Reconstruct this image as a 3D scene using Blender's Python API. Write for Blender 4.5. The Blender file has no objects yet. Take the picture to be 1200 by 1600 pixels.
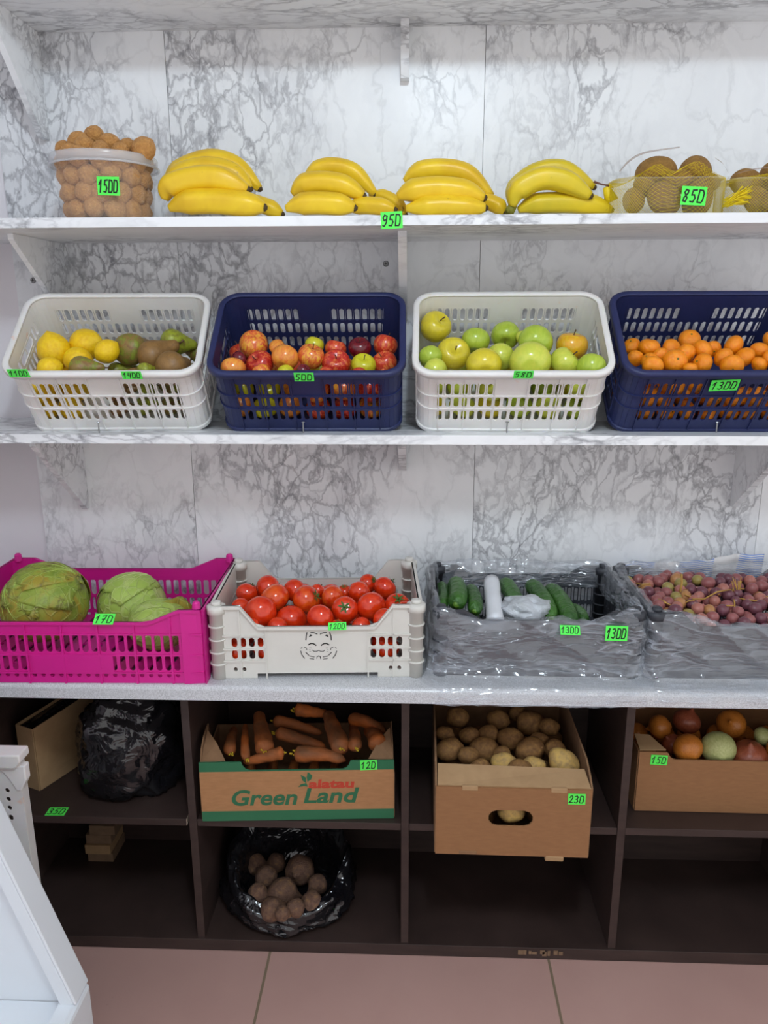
import bpy, bmesh, math, random
from mathutils import Vector, Matrix, Euler, noise

random.seed(11)
D = bpy.data
SC = bpy.context.scene
COL = SC.collection
PI = math.pi
V = Vector

# ------------------------------------------------------------------ camera
K = .49 / .458
F_PX = 1198.64
CAM = V((.0099 * K, -1.424 * K, 1.3886 * K))
YAW, PITCH, ROLL = [math.radians(a) for a in (-2.1242, 14.3201, -.1732)]
FWD = V((math.sin(YAW) * math.cos(PITCH), math.cos(YAW) * math.cos(PITCH), -math.sin(PITCH)))
r0 = V((math.cos(YAW), -math.sin(YAW), 0))
u0 = r0.cross(FWD)
RGT = r0 * math.cos(ROLL) + u0 * math.sin(ROLL)
UPV = -r0 * math.sin(ROLL) + u0 * math.cos(ROLL)
cd = D.cameras.new('camera')
cam = D.objects.new('camera', cd)
COL.objects.link(cam)
cam.matrix_world = Matrix(((RGT.x, UPV.x, -FWD.x, CAM.x), (RGT.y, UPV.y, -FWD.y, CAM.y), (RGT.z, UPV.z, -FWD.z, CAM.z), (0, 0, 0, 1)))
cd.sensor_fit = 'VERTICAL'
cd.sensor_height = 24
cd.lens = F_PX / 1600 * 24
cd.clip_start = .02
SC.camera = cam

# ------------------------------------------------------------------ light and exposure
SC.view_settings.view_transform = 'Standard'
SC.view_settings.look = 'None'
SC.view_settings.exposure = 0
SC.view_settings.gamma = 1
SC.view_settings.use_curve_mapping = False
WORLD_STRENGTH = .98
LAMP_POWER = 37
wd = D.worlds.new('world')
SC.world = wd
wd.use_nodes = True
wd.node_tree.nodes['Background'].inputs[0].default_value = (1, .985, .985, 1)
wd.node_tree.nodes['Background'].inputs[1].default_value = WORLD_STRENGTH


def bulb(name, loc, power, col, radius):
    l = D.lights.new(name, 'POINT')
    l.energy, l.color, l.shadow_soft_size = power, col, radius
    o = D.objects.new(name, l)
    COL.objects.link(o)
    o.location = loc


for yy in (-1.30, -1.42, -1.54):      # a short ceiling tube that runs towards the shelves
    bulb('ceiling_lamp', (.12, yy, 2.44), LAMP_POWER / 3, (.76, .90, 1), .04)


# ------------------------------------------------------------------ pixel -> point on a real plane
def ray(px, py):
    return FWD + RGT * ((px - 600) / F_PX) + UPV * ((800 - py) / F_PX)


def at(px, py, x=None, y=None, z=None):
    d = ray(px, py)
    t = (x - CAM.x) / d.x if x is not None else (y - CAM.y) / d.y if y is not None else (z - CAM.z) / d.z
    return CAM + d * t


def on_plane(px, py, p, n):
    d = ray(px, py)
    return CAM + d * ((p - CAM).dot(n) / d.dot(n))


def depth(p):
    return (p - CAM).dot(FWD)


# ------------------------------------------------------------------ objects
def link(name, me, m=None, parent=None, loc=None, rot=None):
    o = D.objects.new(name, me)
    COL.objects.link(o)
    if m:
        if not me.materials:
            me.materials.append(m)
        elif me.materials[0] is not m:
            o.material_slots[0].link = 'OBJECT'
            o.material_slots[0].material = m
    if parent:
        o.parent = parent
    if loc is not None:
        o.location = loc
    if rot is not None:
        o.rotation_euler = rot
    return o


def mesh_data(name, vs, fs, smooth=True):
    me = D.meshes.new(name)
    me.from_pydata([tuple(v) for v in vs], [], fs)
    if smooth:
        me.polygons.foreach_set('use_smooth', [True] * len(me.polygons))
    me.update()
    return me


def mesh(name, vs, fs, m=None, parent=None, smooth=True, loc=None, rot=None):
    return link(name, mesh_data(name, vs, fs, smooth), m, parent, loc, rot)


def tag(o, label=None, cat=None, group=None, kind=None):
    if label: o['label'] = label
    if cat: o['category'] = cat
    if group: o['group'] = group
    if kind: o['kind'] = kind
    return o


def thing(name, label, cat, loc=(0, 0, 0), rot=(0, 0, 0), group=None):
    o = D.objects.new(name, None)
    COL.objects.link(o)
    o.empty_display_size = .02
    o.location = loc
    o.rotation_euler = rot
    return tag(o, label, cat, group)


def solidify(o, t, off=0, bevel=0):
    md = o.modifiers.new('solid', 'SOLIDIFY')
    md.thickness = t
    md.offset = off
    if bevel:
        b = o.modifiers.new('bevel', 'BEVEL')
        b.width = bevel
        b.segments = 2
        b.limit_method = 'ANGLE'
    return o


class MB:
    """collects shapes into one mesh"""

    def __init__(s):
        s.v = []
        s.f = []

    def add(s, vs, fs):
        n = len(s.v)
        s.v += [V(v) for v in vs]
        s.f += [[i + n for i in f] for f in fs]
        return s

    def box(s, a, b, M=None):
        (x0, y0, z0), (x1, y1, z1) = a, b
        vs = [V(p) for p in ((x0, y0, z0), (x1, y0, z0), (x1, y1, z0), (x0, y1, z0), (x0, y0, z1), (x1, y0, z1), (x1, y1, z1), (x0, y1, z1))]
        if M: vs = [M @ v for v in vs]
        return s.add(vs, [(0, 3, 2, 1), (4, 5, 6, 7), (0, 1, 5, 4), (1, 2, 6, 5), (2, 3, 7, 6), (3, 0, 4, 7)])

    def prism(s, pts, d, M=None):
        """polygon pts (3D) extruded by vector d"""
        n = len(pts)
        vs = [V(p) for p in pts] + [V(p) + V(d) for p in pts]
        if M: vs = [M @ v for v in vs]
        return s.add(vs, [list(range(n))[::-1], list(range(n, 2 * n))] + [(i, (i + 1) % n, n + (i + 1) % n, n + i) for i in range(n)])

    def tube(s, path, rad, n=8, caps=True, shape=None):
        path = [V(p) for p in path]
        m = len(path)
        rad = [rad] * m if not hasattr(rad, '__len__') else rad
        vs = []
        up = V((0, 0, 1))
        ref = None
        for i, p in enumerate(path):
            t = (path[min(i + 1, m - 1)] - path[max(i - 1, 0)]).normalized()
            if ref is None:
                ref = up if abs(t.z) < .9 else V((0, 1, 0))
            a = (ref - t * ref.dot(t)).normalized()
            ref = a
            b = t.cross(a)
            for k in range(n):
                an = 2 * PI * k / n
                q = shape(an) if shape else 1
                vs.append(p + (a * math.cos(an) + b * math.sin(an)) * rad[i] * q)
        fs = [(i * n + k, i * n + (k + 1) % n, (i + 1) * n + (k + 1) % n, (i + 1) * n + k) for i in range(m - 1) for k in range(n)]
        if caps:
            fs += [list(range(n))[::-1], list(range((m - 1) * n, m * n))]
        return s.add(vs, fs)

    def build(s, name, m=None, parent=None, smooth=False, bevel=0, loc=None, rot=None):
        o = mesh(name, s.v, s.f, m, parent, smooth, loc, rot)
        if bevel:
            b = o.modifiers.new('bevel', 'BEVEL')
            b.width = bevel
            b.segments = 2
            b.limit_method = 'ANGLE'
        return o


def surf(nu, nv, f, closed=True, poles=True):
    """parametric surface f(u 0..2pi, v 0..1)"""
    vs, fs = [], []
    if poles:
        vs.append(V(f(0, 0)))
        for j in range(1, nv):
            for i in range(nu):
                vs.append(V(f(2 * PI * i / nu, j / nv)))
        vs.append(V(f(0, 1)))
        for i in range(nu):
            fs.append((0, 1 + i, 1 + (i + 1) % nu))
        for j in range(nv - 2):
            for i in range(nu):
                a = 1 + j * nu
                fs.append((a + i, a + nu + i, a + nu + (i + 1) % nu, a + (i + 1) % nu))
        a = 1 + (nv - 2) * nu
        e = len(vs) - 1
        for i in range(nu):
            fs.append((a + i, e, a + (i + 1) % nu))
    else:
        cnt = nu if closed else nu + 1
        for j in range(nv + 1):
            for i in range(cnt):
                vs.append(V(f(2 * PI * i / nu, j / nv)))
        for j in range(nv):
            for i in range(nu):
                k = (i + 1) % nu if closed else i + 1
                fs.append((j * cnt + i, (j + 1) * cnt + i, (j + 1) * cnt + k, j * cnt + k))
    return vs, fs


def nz(p, s=1, o=0):
    return noise.noise(V((p[0] * s + o, p[1] * s + o * 1.7, p[2] * s - o)))


# ------------------------------------------------------------------ materials
def srgb(r, g, b):
    f = lambda c: (c / 255 / 12.92) if c <= 10.3 else ((c / 255 + .055) / 1.055) ** 2.4
    return (f(r), f(g), f(b), 1)


def lin(c):
    return tuple(c) + (1,) if len(c) == 3 else c


def new_mat(name):
    m = D.materials.new(name)
    m.use_nodes = True
    nt = m.node_tree
    return m, nt, nt.nodes['Principled BSDF']


def node(nt, kind, **kw):
    n = nt.nodes.new(kind)
    for k, v in kw.items():
        if k.startswith('i_'):
            n.inputs[k[2:].replace('_', ' ')].default_value = v
        else:
            setattr(n, k, v)
    return n


def ramp(nt, fac, stops):
    r = nt.nodes.new('ShaderNodeValToRGB')
    el = r.color_ramp.elements
    while len(el) < len(stops): el.new(.5)
    for e, (p, c) in zip(el, stops):
        e.position = p
        e.color = c if hasattr(c, '__len__') else (c, c, c, 1)
    nt.links.new(fac, r.inputs[0])
    return r.outputs[0]


def mix(nt, fac, a, b, mode='MIX'):
    n = nt.nodes.new('ShaderNodeMix')
    n.data_type = 'RGBA'
    n.blend_type = mode
    for sock, val in ((n.inputs[0], fac), (n.inputs[6], a), (n.inputs[7], b)):
        if hasattr(val, 'is_linked'): nt.links.new(val, sock)
        else: sock.default_value = val
    return n.outputs[2]


def math_n(nt, op, a, b=None, clamp=False):
    n = nt.nodes.new('ShaderNodeMath')
    n.operation = op
    n.use_clamp = clamp
    for s, v in zip(n.inputs, (a, b)):
        if v is None: continue
        if hasattr(v, 'is_linked'): nt.links.new(v, s)
        else: s.default_value = v
    return n.outputs[0]


def coords(nt, scale=(1, 1, 1), rnd=True, world=False, turn=0):
    tc = nt.nodes.new('ShaderNodeTexCoord')
    src = tc.outputs['Object']
    if world:
        src = nt.nodes.new('ShaderNodeNewGeometry').outputs['Position']
    mp = nt.nodes.new('ShaderNodeMapping')
    mp.inputs['Scale'].default_value = scale
    mp.inputs['Rotation'].default_value = (0, turn, 0)
    nt.links.new(src, mp.inputs[0])
    if rnd:
        oi = nt.nodes.new('ShaderNodeObjectInfo')
        cm = nt.nodes.new('ShaderNodeCombineXYZ')
        nt.links.new(math_n(nt, 'MULTIPLY', oi.outputs['Random'], 37.), cm.inputs[0])
        nt.links.new(math_n(nt, 'MULTIPLY', oi.outputs['Random'], 91.), cm.inputs[2])
        nt.links.new(cm.outputs[0], mp.inputs['Location'])
    return mp.outputs[0]


def noise_n(nt, vec, scale, detail=4, rough=.55, dist=0):
    n = nt.nodes.new('ShaderNodeTexNoise')
    n.inputs['Scale'].default_value = scale
    n.inputs['Detail'].default_value = detail
    n.inputs['Roughness'].default_value = rough
    n.inputs['Distortion'].default_value = dist
    nt.links.new(vec, n.inputs['Vector'])
    return n.outputs[0]


def bump(nt, b, h, strength, dist=.002):
    n = nt.nodes.new('ShaderNodeBump')
    n.inputs['Strength'].default_value = strength
    n.inputs['Distance'].default_value = dist
    nt.links.new(h, n.inputs['Height'])
    nt.links.new(n.outputs[0], b.inputs['Normal'])


def plain(name, c, rough=.5, spec=.5, vary=.08, vscale=30, **kw):
    m, nt, b = new_mat(name)
    c = lin(c)
    n = noise_n(nt, coords(nt), vscale, 5)
    k = lambda s: tuple(min(1, x * s) for x in c[:3]) + (1,)
    nt.links.new(ramp(nt, n, [(.3, k(1 - vary)), (.7, k(1 + vary))]), b.inputs['Base Color'])
    b.inputs['Roughness'].default_value = rough
    b.inputs['Specular IOR Level'].default_value = spec
    for kk, v in kw.items(): b.inputs[kk].default_value = v
    return m


def mottle(name, stops, scale, rough=.4, stretch=(1, 1, 1), detail=4, bmp=0, bscale=60, specks=None, dist=.4, sss=0, bdist=.002, coat=0):
    m, nt, b = new_mat(name)
    co = coords(nt, stretch)
    c = ramp(nt, noise_n(nt, co, scale, detail, .55, dist), stops)
    if specks:
        sc, thr, col = specks
        f = ramp(nt, noise_n(nt, coords(nt), sc, 3, .6), [(thr, 0.), (min(1, thr + .06), 1.)])
        c = mix(nt, f, c, col)
    nt.links.new(c, b.inputs['Base Color'])
    b.inputs['Roughness'].default_value = rough
    if sss:
        b.inputs['Subsurface Weight'].default_value = sss
        b.inputs['Subsurface Radius'].default_value = (.01, .006, .003)
    if coat:
        b.inputs['Coat Weight'].default_value = coat
        b.inputs['Coat Roughness'].default_value = .12
    if bmp:
        bump(nt, b, noise_n(nt, coords(nt), bscale, 4), bmp, bdist)
    return m


def marble(name, stretch=(1, 1, .62), panels=True):
    m, nt, b = new_mat(name)
    pos = nt.nodes.new('ShaderNodeNewGeometry').outputs['Position']
    mp = nt.nodes.new('ShaderNodeMapping')
    mp.inputs['Scale'].default_value = stretch
    mp.inputs['Rotation'].default_value = (0, math.radians(14), 0)
    nt.links.new(pos, mp.inputs[0])
    vec = mp.outputs[0]
    if panels:       # every sheet of film starts its print anew
        sx = nt.nodes.new('ShaderNodeSeparateXYZ')
        nt.links.new(pos, sx.inputs[0])
        idx = math_n(nt, 'FLOOR', math_n(nt, 'DIVIDE', math_n(nt, 'ADD', sx.outputs[0], .549 + .717 * 4), .717))
        cm = nt.nodes.new('ShaderNodeCombineXYZ')
        nt.links.new(math_n(nt, 'MULTIPLY', idx, 3.37), cm.inputs[1])
        nt.links.new(math_n(nt, 'MULTIPLY', idx, 1.31), cm.inputs[2])
        ad = nt.nodes.new('ShaderNodeVectorMath')
        nt.links.new(vec, ad.inputs[0])
        nt.links.new(cm.outputs[0], ad.inputs[1])
        vec = ad.outputs[0]

    def warp(v, sc, amt, det=5):
        n = nt.nodes.new('ShaderNodeTexNoise')
        n.inputs['Scale'].default_value = sc
        n.inputs['Detail'].default_value = det
        n.inputs['Roughness'].default_value = .6
        nt.links.new(v, n.inputs['Vector'])
        s1 = nt.nodes.new('ShaderNodeVectorMath'); s1.operation = 'SUBTRACT'
        nt.links.new(n.outputs['Color'], s1.inputs[0]); s1.inputs[1].default_value = (.5, .5, .5)
        s2 = nt.nodes.new('ShaderNodeVectorMath'); s2.operation = 'SCALE'
        nt.links.new(s1.outputs[0], s2.inputs[0]); s2.inputs['Scale'].default_value = amt
        s3 = nt.nodes.new('ShaderNodeVectorMath')
        nt.links.new(v, s3.inputs[0]); nt.links.new(s2.outputs[0], s3.inputs[1])
        return s3.outputs[0]

    def cells(v, sc, w):
        n = nt.nodes.new('ShaderNodeTexVoronoi')
        n.feature = 'DISTANCE_TO_EDGE'
        n.inputs['Scale'].default_value = sc
        nt.links.new(v, n.inputs['Vector'])
        return ramp(nt, n.outputs['Distance'], [(0, 1.), (w, 0.)])

    w1 = warp(warp(vec, 2.5, .22), 10., .12)
    w2 = warp(warp(vec, 6., .14), 26., .045)
    big = cells(w1, 8.5, .042)
    fine = cells(w2, 23., .10)
    mid = cells(w2, 12., .06)
    # bands where the veins crowd
    band = ramp(nt, noise_n(nt, w1, 2.6, 3, .5), [(.44, 0.), (.56, 1.)])
    halo = ramp(nt, noise_n(nt, w1, 3.4, 6, .6, 1.2), [(.46, 0.), (.80, 1.)])
    thin = ramp(nt, noise_n(nt, w2, 6, 4), [(.35, .25), (.65, 1.)])
    v1 = math_n(nt, 'MULTIPLY', math_n(nt, 'MULTIPLY', big, thin), math_n(nt, 'ADD', math_n(nt, 'MULTIPLY', band, .62), .16))
    v2 = math_n(nt, 'MULTIPLY', math_n(nt, 'MULTIPLY', fine, band), .55)
    c = mix(nt, math_n(nt, 'MULTIPLY', halo, .30), srgb(243, 245, 247), srgb(186, 188, 196))
    soft = ramp(nt, noise_n(nt, w2, 5., 6, .65, .6), [(.40, 0.), (.75, 1.)])
    c = mix(nt, math_n(nt, 'MULTIPLY', math_n(nt, 'MULTIPLY', band, soft), .34), c, srgb(150, 151, 160))
    c = mix(nt, math_n(nt, 'MULTIPLY', math_n(nt, 'MULTIPLY', mid, band), .32), c, srgb(116, 116, 124))
    c = mix(nt, v1, c, srgb(104, 104, 110))
    c = mix(nt, v2, c, srgb(112, 112, 120))
    nt.links.new(c, b.inputs['Base Color'])
    b.inputs['Roughness'].default_value = .32
    b.inputs['Specular IOR Level'].default_value = .35
    return m


M = {}
M['marble'] = marble('marble_film')
M['marble_board'] = marble('marble_film_board', (.45, 1, 1), False)
M['white_wall'] = plain('white_wall', srgb(232, 228, 232), .5, .3, .02, 4)
M['ceiling'] = plain('ceiling_paint', srgb(235, 235, 235), .8, .2, .02)
M['counter'] = mottle('speckled_worktop', [(.35, srgb(176, 178, 182)), (.62, srgb(214, 216, 220))], 420, .3, detail=2)
M['wood'] = mottle('dark_brown_laminate', [(.3, srgb(48, 36, 33)), (.7, srgb(64, 50, 46))], 8, .45, (1, 1, 6), 6)
M['wood_edge'] = mottle('dark_brown_edge', [(.3, srgb(66, 48, 42)), (.7, srgb(78, 59, 52))], 12, .5)
M['raw_board'] = plain('raw_chipboard', srgb(196, 176, 158), .8)
M['plank'] = plain('raw_plank', srgb(128, 104, 82), .7, .3, .15)
M['card'] = mottle('cardboard', [(.3, srgb(138, 97, 62)), (.7, srgb(148, 105, 68))], 40, .85, (1, 1, 4))
M['card_shaded'] = mottle('cardboard_shaded', [(.3, srgb(124, 92, 64)), (.7, srgb(138, 104, 74))], 40, .9)  # darker cardboard copy, the shade inside the boxes is put into its colour
M['card_pale'] = mottle('cardboard_pale', [(.3, srgb(160, 128, 92)), (.7, srgb(172, 140, 102))], 30, .85)
M['white_plastic'] = mottle('white_plastic', [(.3, srgb(226, 224, 220)), (.75, srgb(238, 237, 236))], 9, .38, specks=(16, .70, srgb(236, 205, 186)), sss=.1)
M['blue_plastic'] = mottle('navy_plastic', [(.3, srgb(32, 40, 82)), (.7, srgb(38, 47, 94))], 14, .42)
M['pink_plastic'] = plain('magenta_plastic', srgb(206, 26, 138), .38, .5, .05, 12)
M['pink_plastic'].node_tree.nodes['Principled BSDF'].inputs['Transmission Weight'].default_value = .0
M['cream_plastic'] = plain('off_white_plastic', srgb(215, 213, 206), .42, .5, .03, 14)
M['grey_plastic'] = plain('dark_grey_plastic', srgb(52, 55, 62), .5, .5, .08, 14)
M['tag_green'] = plain('fluorescent_green_paper', srgb(92, 244, 92), .6, .3, .04)
M['ink'] = plain('black_ink', srgb(14, 26, 18), .6)
M['metal'] = plain('zinc_metal', srgb(150, 150, 150), .35, .5, .05, 30, Metallic=.8)
M['black_hole'] = plain('dark_recess', srgb(40, 38, 36), .8)
M['white_laminate'] = plain('white_laminate', srgb(228, 234, 240), .35, .5, .02, 5)
M['print_green'] = plain('green_print', srgb(44, 104, 70), .8)
M['print_red'] = plain('red_print', srgb(186, 62, 42), .8)


def film(name, alpha, col, rough, bscale, bstr, stretch=(1, 1, 1), crease=.5, wid=.05, turn=0, swirl=1.6, gloss=0):
    """thin clear plastic: mostly see-through, whiter where it is creased"""
    m, nt, b = new_mat(name)
    co = coords(nt, stretch, True, False, turn)
    n = noise_n(nt, co, bscale, 3, .55, swirl)
    n2 = noise_n(nt, coords(nt, stretch, True, False, -turn * 1.6), bscale * 2.7, 3, .6, swirl)
    r1 = ramp(nt, math_n(nt, 'ABSOLUTE', math_n(nt, 'SUBTRACT', n, .5)), [(0, 1.), (wid, 0.)])
    r2 = ramp(nt, math_n(nt, 'ABSOLUTE', math_n(nt, 'SUBTRACT', n2, .5)), [(0, .6), (wid, 0.)])
    big = ramp(nt, noise_n(nt, co, bscale * .45, 3), [(.35, .25), (.68, 1.)])
    cr = math_n(nt, 'MULTIPLY', math_n(nt, 'MAXIMUM', r1, r2), big)
    b.inputs['Base Color'].default_value = col
    b.inputs['Roughness'].default_value = rough
    b.inputs['Specular IOR Level'].default_value = .9
    nt.links.new(math_n(nt, 'ADD', math_n(nt, 'MULTIPLY', cr, crease), alpha, True), b.inputs['Alpha'])
    bump(nt, b, math_n(nt, 'ADD', n, math_n(nt, 'MULTIPLY', cr, .25)), bstr, .012)
    if gloss:
        b.inputs['Specular IOR Level'].default_value = .2
        gl_ = nt.nodes.new('ShaderNodeBsdfGlossy')
        gl_.inputs['Roughness'].default_value = rough
        gl_.inputs['Color'].default_value = (1, 1, 1, 1)
        fr_ = nt.nodes.new('ShaderNodeLayerWeight')
        nrm_ = b.inputs['Normal'].links[0].from_socket
        nt.links.new(nrm_, gl_.inputs['Normal'])
        nt.links.new(nrm_, fr_.inputs['Normal'])
        k_ = math_n(nt, 'ADD', math_n(nt, 'MULTIPLY', math_n(nt, 'POWER', fr_.outputs['Facing'], 3.), gloss * 4), gloss, True)
        mx_ = nt.nodes.new('ShaderNodeMixShader')
        nt.links.new(k_, mx_.inputs[0])
        nt.links.new(b.outputs[0], mx_.inputs[1])
        nt.links.new(gl_.outputs[0], mx_.inputs[2])
        nt.links.new(mx_.outputs[0], nt.nodes['Material Output'].inputs['Surface'])
    return m


M['bag_clear'] = film('clear_plastic_film', .10, srgb(214, 224, 238), .10, 8, .75, (.55, .8, 3.2), .38, .04, .32, .35, .085)
M['punnet'] = film('clear_punnet_plastic', .05, srgb(220, 235, 225), .06, 5, .1, (1, 1, 1), .0, gloss=.04)
M['bucket'] = film('clear_bucket_plastic', .09, srgb(225, 226, 228), .1, 6, .06, (1, 1, 1), .0, gloss=.03)
M['bucket_rim'] = film('milky_bucket_rim', .34, srgb(225, 228, 232), .2, 6, .06, (1, 1, 1), .0)
M['bag_black'] = plain('black_bin_bag_film', srgb(20, 20, 24), .14, .9, .1, 10)
bump(M['bag_black'].node_tree, M['bag_black'].node_tree.nodes['Principled BSDF'], noise_n(M['bag_black'].node_tree, coords(M['bag_black'].node_tree, (1, 1, 1)), 15, 3, .6, .8), .8, .014)
M['bag_white'] = film('white_bag_film', .62, srgb(226, 232, 240), .3, 12, .6, (1, 1, 1), .35)
M['roll_white'] = plain('white_roll_film', srgb(228, 232, 238), .35, .5, .06, 20)
M['net_yellow'] = plain('yellow_net', srgb(232, 204, 20), .5, .4)
M['strap'] = film('brown_film_strap', .6, srgb(150, 120, 96), .3, 10, .1, (1, 1, 1), .0)
M['twig'] = plain('dark_twig', srgb(110, 70, 60), .6)

# fruit
M['lemon'] = mottle('lemon_peel', [(.3, srgb(238, 190, 6)), (.7, srgb(252, 214, 24))], 5, .36, bmp=.25, bscale=30, bdist=.02, sss=.08)
M['pear'] = mottle('pear_skin', [(.38, srgb(132, 146, 44)), (.47, srgb(120, 116, 44)), (.54, srgb(142, 116, 58)), (.64, srgb(128, 94, 52))], 2.6, .45, specks=(24, .62, srgb(112, 84, 44)), bmp=.08)
M['pear_green'] = mottle('green_pear_skin', [(.36, srgb(152, 162, 42)), (.58, srgb(128, 132, 40)), (.7, srgb(120, 96, 50))], 3.2, .42, specks=(24, .66, srgb(112, 84, 44)), bmp=.08)
M['pear_brown'] = mottle('russet_pear_skin', [(.3, srgb(150, 112, 62)), (.7, srgb(122, 90, 48))], 3, .45, specks=(30, .62, srgb(96, 70, 40)))


def apple_mat(name, stops, speck=srgb(240, 220, 150), st=(1.6, 1.6, .5), sc=2.6):
    return mottle(name, stops, sc, .26, st, 5, specks=(34, .74, speck), dist=.9, coat=.3)


M['apple_red'] = apple_mat('red_apple', [(.30, srgb(218, 124, 62)), (.48, srgb(194, 46, 32)), (.75, srgb(150, 24, 28))])
M['apple_blush'] = apple_mat('blushed_apple', [(.36, srgb(236, 178, 56)), (.52, srgb(228, 120, 56)), (.70, srgb(196, 44, 36))])
M['apple_orange'] = apple_mat('orange_apple', [(.3, srgb(238, 170, 62)), (.7, srgb(224, 108, 50))])
M['apple_redorange'] = apple_mat('red_orange_apple', [(.3, srgb(232, 140, 70)), (.5, srgb(206, 66, 40)), (.75, srgb(184, 40, 34))])
M['apple_crimson'] = apple_mat('dark_crimson_apple', [(.3, srgb(120, 16, 32)), (.7, srgb(84, 10, 26))], srgb(170, 70, 80))
M['apple_lime'] = apple_mat('lime_apple', [(.3, srgb(214, 206, 40)), (.7, srgb(190, 190, 34))])
M['green'] = apple_mat('green_apple', [(.3, srgb(184, 202, 70)), (.7, srgb(160, 186, 56))], srgb(206, 216, 120))
M['yellow'] = apple_mat('yellow_apple', [(.3, srgb(222, 204, 44)), (.7, srgb(206, 188, 52))], srgb(190, 170, 60))
M['yellowgreen'] = apple_mat('yellow_green_apple', [(.3, srgb(212, 214, 84)), (.7, srgb(190, 204, 70))], srgb(220, 222, 130))
M['amber'] = apple_mat('amber_apple', [(.3, srgb(226, 186, 36)), (.55, srgb(224, 160, 30)), (.75, srgb(204, 190, 50))], srgb(190, 150, 40))
M['stem'] = plain('brown_stem', srgb(84, 60, 36), .7)
M['mandarin'] = mottle('mandarin_peel', [(.3, srgb(252, 158, 14)), (.7, srgb(246, 134, 6))], 4, .3, bmp=.3, bscale=22, bdist=.02, sss=.08, coat=.2)
M['tomato'] = mottle('tomato_skin', [(.3, srgb(226, 66, 18)), (.7, srgb(206, 40, 12))], 2., .16, sss=.08, coat=.4)
M['tomato_orange'] = mottle('orange_red_tomato_skin', [(.3, srgb(228, 96, 24)), (.6, srgb(214, 60, 18)), (.75, srgb(196, 30, 14))], 2., .16, sss=.08, coat=.4)
M['calyx'] = plain('green_calyx', srgb(76, 100, 44), .6, .3, .2)
M['walnut'] = mottle('walnut_shell', [(.3, srgb(222, 166, 96)), (.7, srgb(194, 134, 72))], 4, .5, bmp=.55, bscale=7, bdist=.04)
M['walnut_line'] = plain('walnut_seam', srgb(146, 98, 54), .6)
M['banana'] = mottle('banana_peel', [(.3, srgb(242, 206, 38)), (.7, srgb(224, 180, 28))], 14, .38, specks=(42, .70, srgb(150, 106, 20)), detail=3)
M['banana_green'] = mottle('greenish_banana_peel', [(.3, srgb(232, 200, 30)), (.7, srgb(206, 184, 36))], 12, .4, specks=(42, .72, srgb(140, 106, 30)), detail=3)
M['banana_tip'] = plain('banana_tip', srgb(72, 54, 26), .7)
M['banana_stalk'] = plain('banana_stalk', srgb(134, 130, 44), .6, .3, .2)
M['kiwi'] = mottle('kiwi_skin', [(.3, srgb(170, 126, 60)), (.7, srgb(138, 100, 44))], 6, .75, bmp=.5, bscale=50, bdist=.01)
def leaf_mat(name, stops, vein, scale, spots=None):
    m, nt, b = new_mat(name)
    co = coords(nt, (1, 1, .7))
    c = ramp(nt, noise_n(nt, co, scale, 6, .6, .8), stops)
    if spots:
        f = ramp(nt, noise_n(nt, coords(nt, (1, 1, 1.6)), 15, 6, .7, 1.5), [(.54, 0.), (.64, .8)])
        c = mix(nt, f, c, spots)
    w = nt.nodes.new('ShaderNodeTexNoise')
    w.inputs['Scale'].default_value = 14
    nt.links.new(co, w.inputs['Vector'])
    mx = nt.nodes.new('ShaderNodeVectorMath'); mx.operation = 'MULTIPLY_ADD'
    nt.links.new(w.outputs['Color'], mx.inputs[0]); mx.inputs[1].default_value = (.03, .03, .03); nt.links.new(co, mx.inputs[2])
    vo = nt.nodes.new('ShaderNodeTexVoronoi'); vo.feature = 'DISTANCE_TO_EDGE'
    vo.inputs['Scale'].default_value = 46
    nt.links.new(mx.outputs[0], vo.inputs['Vector'])
    vn = ramp(nt, vo.outputs['Distance'], [(0, 1.), (.09, 0.)])
    c = mix(nt, math_n(nt, 'MULTIPLY', vn, .32), c, vein)
    nt.links.new(c, b.inputs['Base Color'])
    b.inputs['Roughness'].default_value = .5
    bump(nt, b, math_n(nt, 'ADD', vn, math_n(nt, 'MULTIPLY', noise_n(nt, co, 16, 5), 3.)), .45, .004)
    return m


M['cabbage'] = leaf_mat('cabbage_leaf', [(.3, srgb(186, 206, 106)), (.55, srgb(160, 188, 80)), (.75, srgb(206, 216, 146))], srgb(212, 222, 160), 9)
M['cabbage_old'] = leaf_mat('weathered_cabbage_leaf', [(.30, srgb(108, 136, 40)), (.46, srgb(142, 158, 58)), (.56, srgb(160, 140, 44)), (.64, srgb(120, 138, 46)), (.76, srgb(166, 184, 90))], srgb(186, 194, 110), 9, srgb(92, 84, 34))
M['cabbage_vein'] = plain('cabbage_rib', srgb(206, 216, 150), .5)
M['cucumber'] = mottle('cucumber_skin', [(.3, srgb(34, 78, 26)), (.7, srgb(66, 116, 42))], 9, .36, (3, 1, 3), 5, bmp=.9, bscale=70, bdist=.008)
M['cucumber_tip'] = plain('cucumber_pale_tip', srgb(92, 132, 40), .45)
M['carrot'] = mottle('soiled_carrot_skin', [(.3, srgb(104, 64, 34)), (.52, srgb(148, 80, 32)), (.7, srgb(198, 102, 32))], 10, .75, (1, 1, 2.), 6, bmp=.4, bscale=40, bdist=.01)
M['carrot_top'] = plain('carrot_leaf_stub', srgb(190, 160, 40), .7, .3, .3)
M['potato'] = mottle('potato_skin', [(.3, srgb(116, 80, 46)), (.55, srgb(142, 103, 58)), (.75, srgb(168, 126, 68))], 3, .7, specks=(26, .68, srgb(96, 68, 42)), bmp=.25, bscale=24, bdist=.02)
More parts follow.
